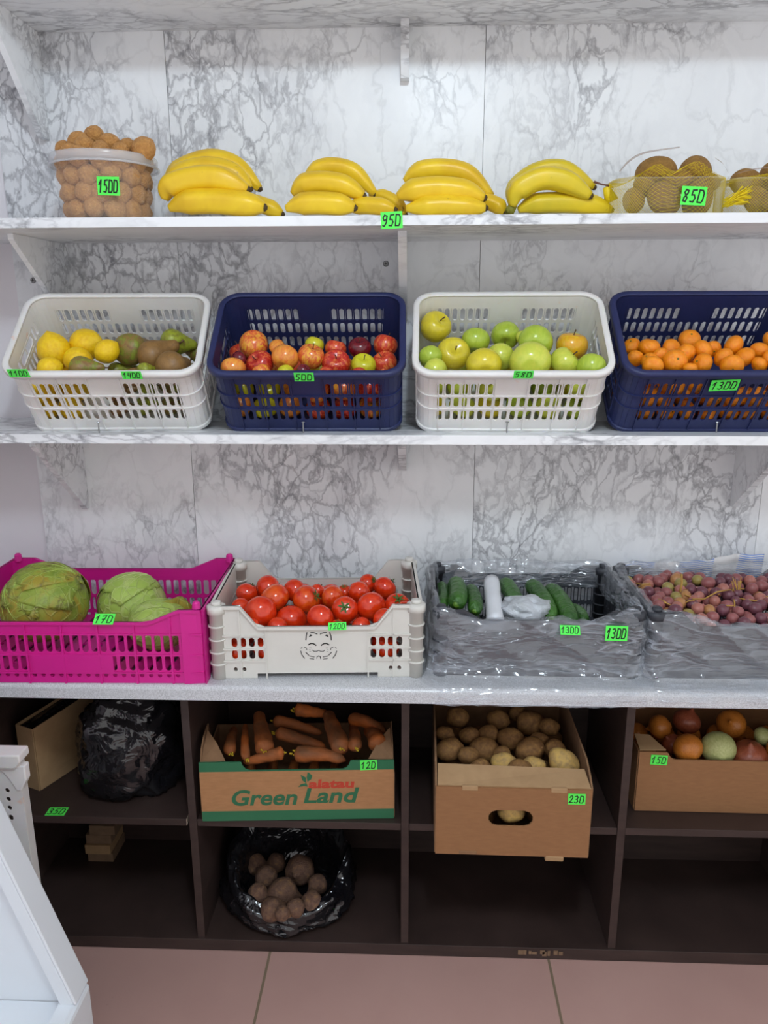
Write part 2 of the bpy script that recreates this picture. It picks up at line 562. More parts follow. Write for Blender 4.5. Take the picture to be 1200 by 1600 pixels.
M['potato_pale'] = mottle('pale_potato_skin', [(.3, srgb(172, 138, 92)), (.55, srgb(214, 176, 104)), (.75, srgb(226, 190, 104))], 2.4, .6, specks=(22, .66, srgb(110, 80, 50)), bmp=.25, bscale=24, bdist=.02)
M['onion'] = mottle('golden_onion_skin', [(.3, srgb(206, 132, 52)), (.7, srgb(176, 98, 34))], 5, .34, (3, 3, .4), 4)
M['onion_pale'] = mottle('pale_onion_skin', [(.3, srgb(196, 200, 140)), (.7, srgb(164, 172, 104))], 4, .4, (3, 3, .4))
M['onion_red'] = mottle('red_brown_onion_skin', [(.3, srgb(172, 96, 66)), (.7, srgb(138, 66, 46))], 5, .32, (3, 3, .4))
M['beet'] = mottle('soiled_beet_skin', [(.3, srgb(88, 62, 52)), (.55, srgb(114, 84, 66)), (.75, srgb(146, 110, 70))], 3, .7, bmp=.4, bscale=12, bdist=.03)


def grape_mat(name, a, c):
    return mottle(name, [(.3, a), (.7, c)], 40, .34, sss=.15, detail=3)


GR = [grape_mat('red_grape_skin', srgb(164, 102, 98), srgb(134, 76, 80)), grape_mat('purple_grape_skin', srgb(124, 74, 84), srgb(98, 56, 68)),
      grape_mat('rose_grape_skin', srgb(188, 126, 108), srgb(160, 96, 92)), grape_mat('amber_grape_skin', srgb(190, 142, 84), srgb(168, 112, 76)), grape_mat('green_grape_skin', srgb(164, 152, 84), srgb(150, 132, 76))]
M['grape_stem'] = plain('grape_stalk', srgb(178, 138, 70), .7, .3, .2)

# floor tiles
m, nt, b = new_mat('pink_floor_tiles')
co = coords(nt, world=True, rnd=False)
base = ramp(nt, noise_n(nt, co, 3, 6), [(.3, srgb(180, 144, 136)), (.7, srgb(190, 154, 145))])
base = mix(nt, ramp(nt, noise_n(nt, co, 60, 3), [(.72, 0.), (.8, .25)]), base, srgb(120, 90, 80))
br = nt.nodes.new('ShaderNodeTexBrick')
mp = nt.nodes.new('ShaderNodeMapping')
mp.inputs['Location'].default_value = (.324, .40, 0)
nt.links.new(co, mp.inputs[0])
nt.links.new(mp.outputs[0], br.inputs['Vector'])
br.offset = 0
br.inputs['Scale'].default_value = 1
br.inputs['Brick Width'].default_value = .667
br.inputs['Row Height'].default_value = .667
br.inputs['Mortar Size'].default_value = .0032
br.inputs['Mortar Smooth'].default_value = .1
nt.links.new(mix(nt, br.outputs['Fac'], base, srgb(128, 112, 92)), b.inputs['Base Color'])
b.inputs['Roughness'].default_value = .42
M['floor'] = m

# ------------------------------------------------------------------ the setting
WALL_Y = .38


def struct(name, mb, m, **kw):
    return tag(mb.build(name, m, **kw), kind='structure')


struct('floor', MB().box((-1.6, -2.6, -.05), (2.0, .46, 0)), M['floor'])
w = MB()
xs = [-.951, -.549, .168, .885, 1.602, 2.0]
for x0, x1 in zip(xs, xs[1:]):
    w.box((x0 + .0006, WALL_Y, 0), (x1 - .0006, WALL_Y + .012, 2.5))
struct('wall_back', w, M['marble'])
struct('wall_plaster', MB().box((-1.6, WALL_Y + .012, 0), (2.0, WALL_Y + .08, 2.5)), M['white_wall'])
struct('wall_left', MB().box((-1.14, -2.6, 0), (-1.09, WALL_Y + .012, 2.5)), M['white_wall'])
struct('ceiling', MB().box((-1.6, -2.6, 2.5), (2.0, .46, 2.55)), M['ceiling'])


# ------------------------------------------------------------------ wall shelves
def shelf(label, y0, z0, z1, brackets):
    t = thing('wall_shelf', label, 'shelf', (0, WALL_Y, z0))
    MB().box((-1.08, y0 - WALL_Y, 0), (1.6, -.0005, z1 - z0)).build('shelf_board', M['marble_board'], t, bevel=.001)
    for x, drop, top, foot, hw in brackets:
        yt = top - WALL_Y
        MB().prism([(x - hw, -.0005, -.0005), (x - hw, yt, -.0005), (x - hw, yt, -.012), (x - hw, -foot, -drop), (x - hw, -.0005, -drop)], (2 * hw, 0, 0)).build('bracket', M['marble_board'], t)
    return t


shelf('empty uppermost marble-look shelf at the top edge of the photo', .05, 2.103, 2.123, [(-.838, .221, .15, .03, .007), (-.01, .109, .325, .03, .009)])
shelf('marble-look wall shelf carrying the bananas and the bucket of walnuts', .055, 1.656, 1.675, [(-.831, .18, .143, .012, .006), (-.012, .18, .143, .012, .009)])
SB = shelf('marble-look wall shelf carrying the four tilted fruit crates', .10, 1.2195, 1.240, [(-.832, .214, .135, .012, .007), (-.012, .11, .15, .012, .009), (.818, .198, .135, .012, .008)])
for px, py in ((52, 438), (603, 412)):
    p = at(px, py, y=WALL_Y)
    t = thing('screw', 'dark screw in the wall left of the left bracket above the lemon crate' if px < 300 else 'dark screw in the wall above the crate of red apples', 'screw', (p.x, WALL_Y, p.z), (PI / 2, 0, 0))
    MB().tube([(0, 0, 0), (0, 0, .002), (0, 0, .0035)], [.0072, .0068, .0045], 14).build('head', M['metal'], t)
    MB().box((-.0038, -.0008, .0035), (.0038, .0008, .0042)).box((-.0008, -.0038, .0035), (.0008, .0038, .0042)).build('slot', M['black_hole'], t)

# ------------------------------------------------------------------ worktop and dark cabinet
CT = .735
t = MB()
prof = [(-.072 + .010 * (1 - math.cos(a)), CT - .010 + .010 * math.sin(a)) for a in [i * PI / 12 for i in range(7)]]
prof = [(-.072, .703)] + prof + [(WALL_Y - .0005, CT), (WALL_Y - .0005, .703)]
t.prism([(-1.085, y, z) for y, z in prof], (2.7, 0, 0))
tag(t.build('worktop', M['counter']), 'light grey speckled worktop carrying the vegetable and grape crates', 'worktop')
cab = thing('storage_cabinet', 'dark brown open cabinet of eight compartments under the worktop', 'cabinet', (0, 0, 0))
UP = [-.98, -.49, 0, .49, .98]
ZM = .36
for x in UP:
    MB().box((x - .009, 0, .0325), (x + .009, .36, .7025)).build('upright', M['wood_edge'] if False else M['wood'], cab, bevel=.0008)
MB().box((-1.08, -.004, .001), (1.5, .362, .0322)).build('bottom_board', M['wood'], cab, bevel=.001)
for i, (a, c) in enumerate(zip(UP, UP[1:])):
    o = MB().box((a + .0095, .002, ZM - .018), (c - (.016 if i == 0 else .0095), .33, ZM)).build('shelf_board', M['wood'], cab, bevel=.0008)
    yb = (.352, .335, .325, .315)[i]
    MB().box((a + .0095, yb, .0325), (c - .0095, yb + .006, .7025)).build('back_panel', M['wood'], cab)
MB().box((-.5062, .003, ZM - .017), (-.5052, .30, ZM - .001)).build('chipped_shelf_end', M['raw_board'], cab)
# scuffed patch of the bottom board front edge
sc = MB()
for k in range(9):
    x = .27 + k * .012 + random.uniform(-.004, .004)
    sc.box((x, -.0052, .010 + random.uniform(0, .006)), (x + random.uniform(.006, .014), -.0041, .024 + random.uniform(-.003, .006)))
tag(sc.build('scuff', M['plank'], cab), 'bare wood scuff')


# ------------------------------------------------------------------ tags with handwritten prices
DIG = {'0': [[(0, .02), (.02, 1), (.42, .97), (.58, .75), (.58, .2), (.45, 0), (0, .02)]],
       '1': [[(0, .62), (.32, 1), (.26, 0)]],
       '2': [[(.02, .74), (.12, .95), (.34, 1), (.5, .82), (.4, .5), (.0, .02), (.3, .08), (.58, .04)]],
       '3': [[(.02, .92), (.3, 1), (.5, .82), (.36, .58), (.16, .54), (.42, .48), (.54, .22), (.32, .0), (.0, .1)]],
       '4': [[(.12, 1), (.02, .42), (.52, .46)], [(.50, .95), (.42, 0)]],
       '5': [[(.58, 1), (.14, .97), (.08, .58), (.36, .6), (.52, .34), (.36, .02), (.0, .06)]],
       '7': [[(.0, .92), (.55, 1), (.2, 0)], [(.06, .48), (.46, .52)]],
       '8': [[(.5, .92), (.22, 1), (.08, .76), (.46, .34), (.36, .02), (.08, .1), (.12, .36), (.46, .7), (.5, .92)]],
       '9': [[(.52, .9), (.2, 1), (.04, .74), (.2, .5), (.5, .62), (.54, .9), (.48, .3), (.24, 0), (.04, .08)]]}


def ribbon(mb, pts, w, M4):
    for (a, c), k in zip(zip(pts, pts[1:]), range(99)):
        a, c = V((a[0], 0, a[1])), V((c[0], 0, c[1]))
        d = (c - a)
        if d.length < 1e-6: continue
        d.normalize()
        n = V((-d.z, 0, d.x)) * w / 2
        e = d * w * .35
        q = [a - e + n, a - e - n, c + e - n, c + e + n]
        y = -.00012 - .00002 * (k % 5)
        mb.add([M4 @ (p + V((0, y, 0))) for p in q], [(0, 1, 2, 3)])


def price_tag(text, mw, w, h, label):
    """small green card in its own XZ plane, facing -Y; mw = world matrix"""
    t = MB().box((-w / 2, -.0004, -h / 2), (w / 2, .0004, h / 2)).build('price_tag', M['tag_green'])
    tag(t, label, 'price tag', 'green handwritten price tags')
    t.matrix_world = mw
    mb = MB()
    n = len(text)
    cw = w * .90 / n
    hh = h * .66
    for i, ch in enumerate(text):
        for st in DIG[ch]:
            pts = [(-w * .45 + cw * (i + .12) + q[0] * cw * 1.15 + (q[1] - .5) * hh * .12, (q[1] - .52) * hh) for q in st]
            ribbon(mb, pts, h * .085, Matrix.Translation((0, -.0004, 0)))
    o = mb.build('handwritten_price', M['ink'], t)
    return t


def mat_at(p, rx=0, ry=0, rz=0):
    return Matrix.Translation(p) @ Euler((rx, ry, rz), 'XYZ').to_matrix().to_4x4()


# ------------------------------------------------------------------ panels with slots
def capsule(cx, cy, w, h, n=6):
    r = min(w, h) / 2
    pts = []
    if h >= w:
        for i in range(n + 1):
            a = PI * i / n
            pts.append((cx + r * math.cos(a), cy + h / 2 - r + r * math.sin(a)))
        for i in range(n + 1):
            a = PI + PI * i / n
            pts.append((cx + r * math.cos(a), cy - h / 2 + r + r * math.sin(a)))
    else:
        for i in range(n + 1):
            a = -PI / 2 + PI * i / n
            pts.append((cx + w / 2 - r + r * math.cos(a), cy + r * math.sin(a)))
        for i in range(n + 1):
            a = PI / 2 + PI * i / n
            pts.append((cx - w / 2 + r + r * math.cos(a), cy + r * math.sin(a)))
    return pts


def cell(mb, x0, x1, y0, y1, mapf, hole=None):
    """one rectangle of a panel, with a capsule hole (fraction of width, of height) or plain"""
    if not hole:
        mb.add([mapf(x0, y0), mapf(x1, y0), mapf(x1, y1), mapf(x0, y1)], [(0, 1, 2, 3)])
        return
    fw, fh = hole[:2]
    cx, cy = (x0 + x1) / 2, (y0 + y1) / 2
    w, h = (x1 - x0) * fw, (y1 - y0) * fh
    asp = hole[2] if len(hole) > 2 else 1
    # build the capsule in metric space: y scaled by asp
    pts = [(x, cy + (y - cy) / asp) for x, y in capsule(cx, cy, w, h * asp, 5)]
    n = len(pts)
    outer = []
    for x, y in pts:
        dx, dy = x - cx, y - cy
        k = min((x1 - x0) / 2 / abs(dx) if abs(dx) > 1e-9 else 1e9, (y1 - y0) / 2 / abs(dy) if abs(dy) > 1e-9 else 1e9)
        outer.append((cx + dx * k, cy + dy * k))
    # corners
    corners = [(x1, y1), (x0, y1), (x0, y0), (x1, y0)]
    vs = [mapf(*p) for p in pts] + [mapf(*p) for p in outer] + [mapf(*p) for p in corners]
    fs = []
    for i in range(n):
        j = (i + 1) % n
        a, c = outer[i], outer[j]
        f = [i, n + i, n + j, j]
        same = abs(a[0] - c[0]) < 1e-9 or abs(a[1] - c[1]) < 1e-9
        if not same:
            ca = min(range(4), key=lambda q: abs(corners[q][0] - (a[0] + c[0]) / 2) + abs(corners[q][1] - (a[1] + c[1]) / 2))
            f = [i, n + i, 2 * n + ca, n + j, j]
        fs.append(f)
    mb.add(vs, fs)


def rrect(a, c, r, n=6):
    """rounded rectangle outline, counter clockwise from the front left: list of (x, y, nx, ny, side)"""
    pts = []
    for sx, sy, a0 in ((1, -1, -PI / 2), (1, 1, 0), (-1, 1, PI / 2), (-1, -1, PI)):
        for i in range(n + 1):
            an = a0 + PI / 2 * i / n
            pts.append((sx * (a - r) + r * math.cos(an), sy * (c - r) + r * math.sin(an), math.cos(an), math.sin(an)))
    return pts


def sweep(mb, ring, prof, closed=True, zf=None):
    """prof: (outward, z) section swept round ring of (x, y, nx, ny)"""
    n, k = len(ring), len(prof)
    vs = [V((x + nx * o, y + ny * o, z + (zf(x, y) if zf else 0))) for x, y, nx, ny in ring for o, z in prof]
    fs = []
    for i in range(n if closed else n - 1):
        j = (i + 1) % n
        for q in range(k):
            p = (q + 1) % k
            fs.append((i * k + q, j * k + q, j * k + p, i * k + p))
    mb.add(vs, fs)


# ------------------------------------------------------------------ tilted fruit crates on the middle shelf
CW, CDP, CH = .411, .262, .181
CBW, CBD = .386, .236
TILT = math.radians(39.4)


def fruit_crate(pos, yaw, m, label):
    t = thing('plastic_crate', label, 'crate', pos, (TILT, 0, yaw), 'tilted plastic fruit crates')
    ty, by = -.013, 0.
    r = .034

    def ringpt(side, s, v):
        # side 0 front,1 right,2 back,3 left, 4..7 corners after each; s 0..1
        a = (CBW + (CW - .024 - CBW) * v) / 2
        y0 = by + (ty + .012 - by) * v
        y1 = CBD + (CDP - .013 - .012 - CBD) * v
        if side == 0: return V((-a + r + (2 * a - 2 * r) * s, y0, v * (CH - .002)))
        if side == 2: return V((a - r - (2 * a - 2 * r) * s, y1, v * (CH - .002)))
        if side == 1: return V((a, y0 + r + (y1 - y0 - 2 * r) * s, v * (CH - .002)))
        if side == 3: return V((-a, y1 - r - (y1 - y0 - 2 * r) * s, v * (CH - .002)))
        c, a0 = {4: ((a - r, y0 + r), -PI / 2), 5: ((a - r, y1 - r), 0), 6: ((-a + r, y1 - r), PI / 2), 7: ((-a + r, y0 + r), PI)}[side]
        an = a0 + PI / 2 * s
        return V((c[0] + r * math.cos(an), c[1] + r * math.sin(an), v * (CH - .002)))

    w = MB()
    rows = [0, .20, .37, .42, .59, .62, .81, 1]
    for side in range(4):
        ncol = 18 if side in (0, 2) else 9
        e = .012
        cols = [0] + [e + (1 - 2 * e) * i / ncol for i in range(ncol + 1)] + [1]
        f = lambda u, v, side=side: ringpt(side, u, v)
        ln = (.33 if side in (0, 2) else .17) / CH
        for ci in range(len(cols) - 1):
            for ri in range(len(rows) - 1):
                hole = None
                if 0 < ci <= ncol and ri in (1, 3, 5):
                    hole = (.62, .98, CH / (.33 if side in (0, 2) else .17))
                    if ri == 5 and side in (0, 2) and 8 <= ci <= 11: hole = None
                    if ri == 5 and side in (1, 3) and 3 <= ci <= 7: hole = None
                if side in (1, 3) and ri == 5 and 3 <= ci <= 7:
                    if ci == 3:
                        cell(w, cols[3], cols[8], rows[5], rows[6], f, (.94, .62, CH / .17))
                    continue
                cell(w, cols[ci], cols[ci + 1], rows[ri], rows[ri + 1], f, hole)
        for i in range(5):
            for ri in range(len(rows) - 1):
                cell(w, i / 5, (i + 1) / 5, rows[ri], rows[ri + 1], lambda u, v, side=side: ringpt(side + 4, u, v))
    solidify(w.build('slotted_wall', m, t), .0028, 0)
    # rim
    ring = [(x, y + (CDP - .026) / 2, nx, ny) for x, y, nx, ny in rrect(CW / 2 - .013, (CDP - .026) / 2 + .0005, .034)]
    rim = MB()
    sweep(rim, ring, [(-.001, CH - .002), (.000, CH), (.010, CH + .0005), (.0125, CH - .002), (.013, CH - .013), (.0108, CH - .013), (.0105, CH - .004), (-.001, CH - .005)][::-1])
    rim.build('rim', m, t, True)
    # base with a flange
    b2 = MB()
    rg = [(x, y + CBD / 2, nx, ny) for x, y, nx, ny in rrect(CBW / 2 + .001, CBD / 2 + .001, .036)]
    n = len(rg)
    b2.add([V((x, y, .0065)) for x, y, _, _ in rg] + [V((x, y, .0005)) for x, y, _, _ in rg], [list(range(n)), list(range(n, 2 * n))[::-1]])
    sweep(b2, rg, [(-.001, .0005), (.004, .001), (.004, .0085), (-.001, .0105)][::-1])
    b2.build('base', m, t, False)
    # ribs
    rb = MB()
    for v in (.395, .605):
        rgv = []
        a = (CBW + (CW - .024 - CBW) * v) / 2
        y0 = (ty + .012) * v
        y1 = CBD + (CDP - .025 - CBD) * v
        rgv = [(x, y + (y0 + y1) / 2, nx, ny) for x, y, nx, ny in rrect(a, (y1 - y0) / 2, r)]
        sweep(rb, rgv, [(.001, v * CH - .001), (.0042, v * CH - .001), (.0042, v * CH + .0014), (.001, v * CH + .0014)][::-1])
    for side, us in ((0, (.03, .20, .395, .605, .80, .97)), (2, (.03, .395, .605, .97)), (1, (.03, .5, .97)), (3, (.03, .5, .97))):
        for u in us:
            d = {0: V((0, -1, 0)), 2: V((0, 1, 0)), 1: V((1, 0, 0)), 3: V((-1, 0, 0))}[side]
            q = V((1, 0, 0)) if side in (0, 2) else V((0, 1, 0))
            lo, hi = ringpt(side, u, .05), ringpt(side, u, .92)
            pts = [lo + d * .001 - q * .0011, lo + d * .0046 - q * .0011, hi + d * .0046 - q * .0011, hi + d * .001 - q * .0011]
            rb.prism(pts, q * .0022)
    rb.build('rib', m, t)
    return t


CR = [((-.639, .164, 1.2405), .070, 'white_plastic', 'white plastic crate holding lemons and pears, leftmost on its shelf'),
      ((-.209, .160, 1.2405), .013, 'blue_plastic', 'navy blue plastic crate holding red and orange apples'),
      ((.216, .160, 1.2405), -.016, 'white_plastic', 'white plastic crate holding green and yellow apples'),
      ((.640, .165, 1.2405), -.006, 'blue_plastic', 'navy blue plastic crate holding mandarins, cut by the right edge')]
CM = []
for pos, yaw, mm, lb in CR:
    t = fruit_crate(pos, yaw, M[mm], lb)
    CM.append(Matrix.Translation(pos) @ Euler((TILT, 0, yaw), 'XYZ').to_matrix().to_4x4())
# rest board under the backs of the crates and the pins that stop them sliding
MB().box((-.90, .330 - WALL_Y, .0206), (1.0, .345 - WALL_Y, .0206 + .118)).build('crate_rest', M['marble_board'], SB)
for px, py in ((155, 676), (474, 676), (792, 676), (1119, 676)):
    p = at(px, py, z=1.2405)
    MB().tube([(0, 0, 0), (0, 0, .022), (0, 0, .0225), (0, 0, .024)], [.0016, .0016, .0042, .0036], 8).build('nail', M['metal'], SB, loc=(p.x, min(p.y, .150) - WALL_Y, .0206))

# ------------------------------------------------------------------ fruit meshes (unit radius about the centre, stem up +Z)
ME = {}


def reg(kind, k, vs_fs):
    ME.setdefault(kind, []).append(mesh_data(kind, *vs_fs))


def sph(th, ph, r=1):
    return V((r * math.sin(th) * math.cos(ph), r * math.sin(th) * math.sin(ph), r * math.cos(th)))


for k in range(3):
    def f_apple(u, v, k=k):
        th = PI * v
        lob = 1 + .025 * math.cos(5 * u + k) * (v ** 2) + .02 * math.sin(2 * u + k * 2)
        r = math.sin(th) * (1.0 - .10 * (v - .35)) * lob
        z = .92 * math.cos(th) - .34 * math.exp(-(th / .42) ** 2) + .22 * math.exp(-((PI - th) / .36) ** 2)
        return r * math.cos(u), r * math.sin(u), z
    reg('apple', k, surf(24, 18, f_apple))

    def f_mand(u, v, k=k):
        th = PI * v
        r = math.sin(th) * (1 + .015 * math.cos(9 * u) * math.sin(th))
        z = .80 * math.cos(th) - .07 * math.exp(-(th / .3) ** 2) + .05 * math.exp(-((PI - th) / .3) ** 2)
        q = 1 + .03 * nz((math.cos(u), math.sin(u), v * 3), 1.2, k * 5)
        return r * math.cos(u) * q, r * math.sin(u) * q, z * q
    reg('mandarin', k, surf(22, 14, f_mand))

    def f_lemon(u, v, k=k):
        th = PI * v
        r = math.sin(th) ** .95
        z = 1.06 * math.cos(th)
        if v < .16: z += .16 * (1 - v / .16) ** 1.5
        if v > .88: z -= .10 * ((v - .88) / .12) ** 1.5
        q = 1 + .03 * nz((math.cos(u), math.sin(u), v * 3), 1.5, k * 3)
        return r * math.cos(u) * q, r * math.sin(u) * q, z * q
    reg('lemon', k, surf(22, 18, f_lemon))

    def f_tom(u, v, k=k):
        th = PI * v
        lob = 1 + .02 * math.cos(5 * u + k) * math.exp(-(th / 1.0) ** 2)
        r = math.sin(th) * lob
        z = (.88 + .06 * k / 2) * math.cos(th) - .12 * math.exp(-(th / .34) ** 2) + .04 * math.exp(-((PI - th) / .3) ** 2)
        return r * math.cos(u), r * math.sin(u), z
    reg('tomato', k, surf(24, 16, f_tom))

    def f_potato(u, v, k=k):
        p = sph(PI * v, u)
        q = 1 + .14 * nz(p, 1.1, 9 + k * 4) + .05 * nz(p, 2.6, k)
        return p.x * q * 1.0, p.y * q * .92, p.z * q * 1.18
    reg('potato', k, surf(20, 16, f_potato))

    def f_beet(u, v, k=k):
        th = PI * v
        p = sph(th, u)
        q = 1 + .12 * nz(p, 1.3, 3 + k * 4)
        z = p.z * q * .95
        if v > .86: z -= .45 * ((v - .86) / .14) ** 2
        return p.x * q, p.y * q, z
    reg('beet', k, surf(20, 18, f_beet))

    def f_onion(u, v, k=k):
        th = PI * v
        r = math.sin(th) ** .95
        z = .86 * math.cos(th)
        if v < .13:
            z += .34 * (1 - v / .13) ** 1.2
            r = max(r * .62, .0) + .02 * v
        if v > .93: z -= .08
        return r * math.cos(u), r * math.sin(u), z
    reg('onion', k, surf(22, 20, f_onion))

    def f_walnut(u, v, k=k):
        th = PI * v
        p = sph(th, u)
        ridge = .05 * math.exp(-(p.y / .09) ** 2)
        q = 1 + ridge + .05 * nz(p, 2.6, k * 7) + .03 * nz(p, 5.5, k)
        return p.x * q, p.y * q * .94, p.z * q * 1.06
    reg('walnut', k, surf(24, 18, f_walnut))

    def f_kiwi(u, v, k=k):
        p = sph(PI * v, u)
        q = 1 + .04 * nz(p, 1.4, k * 3)
        return p.x * q, p.y * q * .93, p.z * q * 1.22
    reg('kiwi', k, surf(20, 16, f_kiwi))


def f_pear(u, v):
    # conference pear: fat base low, long neck
    z = 1.0 - 2.6 * (1 - v) if False else -1.0 + 2.7 * v
    pr = [(0, .0), (.03, .34), (.10, .72), (.22, .96), (.34, 1.0), (.48, .90), (.62, .68), (.76, .48), (.88, .36), (.95, .28), (1, 0)]
    for (a, ra), (c, rc) in zip(pr, pr[1:]):
        if v <= c + 1e-9:
            s = (v - a) / (c - a)
            rr = ra + (rc - ra) * s
            break
    q = 1 + .04 * math.sin(2 * u + v * 3)
    return rr * math.cos(u) * q + .12 * v * v, rr * math.sin(u) * q, z


reg('pear', 0, surf(22, 26, f_pear))
# stems
sm = MB().tube([(0, 0, .48), (.02, 0, .75), (.09, .02, 1.02)], [.045, .035, .05], 6)
ME['apple_stem'] = mesh_data('stem', sm.v, sm.f)
sm = MB().tube([(0, 0, .72), (0, 0, .765), (0, 0, .78)], [.10, .085, .03], 8)
ME['button'] = mesh_data('stem_button', sm.v, sm.f)
sm = MB().tube([(.11, 0, 1.66), (.16, .02, 1.85), (.24, .03, 2.0)], [.06, .05, .07], 6)
ME['pear_stem'] = mesh_data('stem', sm.v, sm.f)
cal = MB()
for i in range(6):
    a = 2 * PI * i / 6 + .3 * math.sin(i * 3)
    d, q = V((math.cos(a), math.sin(a), 0)), V((-math.sin(a), math.cos(a), 0))
    path = [(0.03, .80), (.20, .865), (.36, .895), (.50, .96 if i % 2 else .90)]
    wd_ = [.06, .085, .06, .008]
    vs = []
    for (rr, z), ww in zip(path, wd_):
        vs += [d * rr + q * ww + V((0, 0, z)), d * rr - q * ww + V((0, 0, z))]
    cal.add(vs, [(0, 1, 3, 2), (2, 3, 5, 4), (4, 5, 7, 6)])
cal.tube([(0, 0, .76), (.01, 0, .95), (.05, .02, 1.1)], [.055, .05, .06], 6)
ME['calyx'] = mesh_data('calyx', cal.v, cal.f)


def aim(d, spin=0.):
    """rotation that turns +Z to d"""
    d = V(d).normalized()
    return d.to_track_quat('Z', 'Y').to_matrix().to_4x4() @ Matrix.Rotation(spin, 4, 'Z')


def fruit(kind, p, R, m, label, cat, group, d=None, var=None, extra=None):
    if d is None:
        d = (random.gauss(0, 1), random.gauss(0, 1), random.gauss(0, 1))
    arr = ME[kind]
    me = arr[(var if var is not None else random.randrange(len(arr))) % len(arr)]
    o = link(kind, me, m)
    o.matrix_world = Matrix.Translation(p) @ aim(d, random.uniform(0, 6)) @ Matrix.Diagonal((R, R, R, 1))
    tag(o, label, cat, group)
    if extra:
        for nm, key, mm in extra:
            link(nm, ME[key], mm, o)
    return o


ORD = ['leftmost', 'second from left', 'third from left', 'fourth from left', 'fifth from left', 'sixth from left', 'seventh from left', 'eighth from left', 'ninth from left', 'tenth from left', 'eleventh from left', 'twelfth from left', 'thirteenth from left', 'fourteenth from left', 'fifteenth from left', 'sixteenth from left', 'seventeenth from left', 'eighteenth from left']


def pile(items, org, sc, plane, clampf=None, grow=1.0, push=40, sep=.93):
    """items: (zx, zy, zr, ...) measured in a zoom; returns [(pos, R, item)], spread apart along the view rays"""
    P0, n = plane
    L = []
    for it in items:
        px, py, rr = org[0] + it[0] / sc, org[1] + it[1] / sc, it[2] / sc
        d = ray(px, py)
        p = CAM + d * ((P0 - CAM).dot(n) / d.dot(n))
        L.append([p, d.normalized(), rr, it])
    for k in range(push):
        for i in range(len(L)):
            for j in range(i):
                a, c = L[i], L[j]
                Ra, Rc = a[2] * depth(a[0]) / F_PX * grow, c[2] * depth(c[0]) / F_PX * grow
                gap = (Ra + Rc) * sep - (a[0] - c[0]).length
                if gap > 0:
                    s = 1 if a[3][1] < c[3][1] else -1
                    a[0] = a[0] + a[1] * gap * .3 * s
                    c[0] = c[0] - c[1] * gap * .3 * s
        if clampf:
            for a in L:
                a[0] = clampf(a[0], a[1], a[2] * depth(a[0]) / F_PX * grow)
    return [(a[0], a[2] * depth(a[0]) / F_PX * grow, a[3]) for a in L]


def crate_clamp(Mx, y0=.004, y1=.232, W2=.192, zmin=.01):
    Mi = Mx.inverted()

    def f(p, d, R):
        # slide along the view ray to stay between the front and back walls
        q = Mi @ p
        dl = Mi.to_3x3() @ d
        lo, hi = y0 + R, y1 - R
        if q.y < lo: q = q + dl * ((lo - q.y) / dl.y)
        if q.y > hi: q = q + dl * ((hi - q.y) / dl.y)
        q.x = max(-W2 + R, min(W2 - R, q.x))
        q.z = max(zmin + R, q.z)
        return Mx @ q
    return f


def crate_plane(i, h=.155, s=.22):
    Mx = CM[i]
    return Mx @ V((0, .05, h)), (Mx.to_3x3() @ V((0, s, 1))).normalized()


def rows_label(L, names, what):
    """L = [(pos,R,item)]; item[3] = row index; ordinals within the row"""
    out = {}
    for r in set(e[2][3] for e in L):
        row = sorted([e for e in L if e[2][3] == r], key=lambda e: e[2][0])
        for k, e in enumerate(row):
            out[id(e[2])] = '%s, %s' % (names[r], ORD[k])
    return out


def fill(i, L, R, cnt, xr=(-.19, .19), layers=(.012, .075), ys=(.006,), jit=.006):
    """hidden lower layer in crate i, kept clear of the visible fruit L; returns positions"""
    Mx = CM[i]
    out = []
    for zl in layers:
        for y0 in ys:
            if y0 > .1 and zl > .08: continue
            x = xr[0] + R
            while x < xr[1] - R + .002:
                q = V((x, y0 + R + random.uniform(0, jit), zl + R + random.uniform(0, jit)))
                p = Mx @ q
                if all((p - e[0]).length > (e[1] + R) * .9 for e in L) and all((p - e).length > 1.9 * R for e in out):
                    out.append(p)
                x += 2.0 * R + random.uniform(0, .004)
    return out


RN = {0: 'back row', 1: 'middle row', 2: 'front row'}
# --- lemons and pears
lem = [(300, 415, 92, 0), (475, 382, 88, 0), (590, 420, 66, 0), (432, 472, 78, 1), (275, 516, 66, 1)]
pears = [(722, 410, 92, 'pear', (.35, .9, .1), 'green and brown pear lying with its base to the viewer'),
         (850, 446, 92, 'pear_brown', (.85, .45, .4), 'large russet pear pointing its neck to the right crate wall'),
         (958, 372, 76, 'pear_green', (.9, .3, -.05), 'yellow green pear lying at the back right of the lemon crate'),
         (950, 512, 92, 'pear_brown', (.35, .9, .1), 'plain brown pear with round base at the front right of the lemon crate'),
         (455, 516, 74, 'pear', (1, .12, .02), 'pear lying along the front rim beside the lemons'),
         (800, 525, 44, 'pear_green', (.7, .7, .0), 'mostly hidden pear under the brown pears')]
allp = [(a, b_, c, 'l', r) for a, b_, c, r in lem] + [(a, b_, c, 'p', k) for k, (a, b_, c, *_) in enumerate(pears)]
L = pile(allp, (0, 430), 3.53, crate_plane(0), crate_clamp(CM[0]))
lab = ['large lemon nearest the left wall of the white crate', 'lemon at the back touching the slotted crate wall', 'lemon half hidden behind the green and brown pear', 'lemon in the middle behind the lying pear', 'lemon mostly hidden by the front rim above the 1100 tag']
keep = []
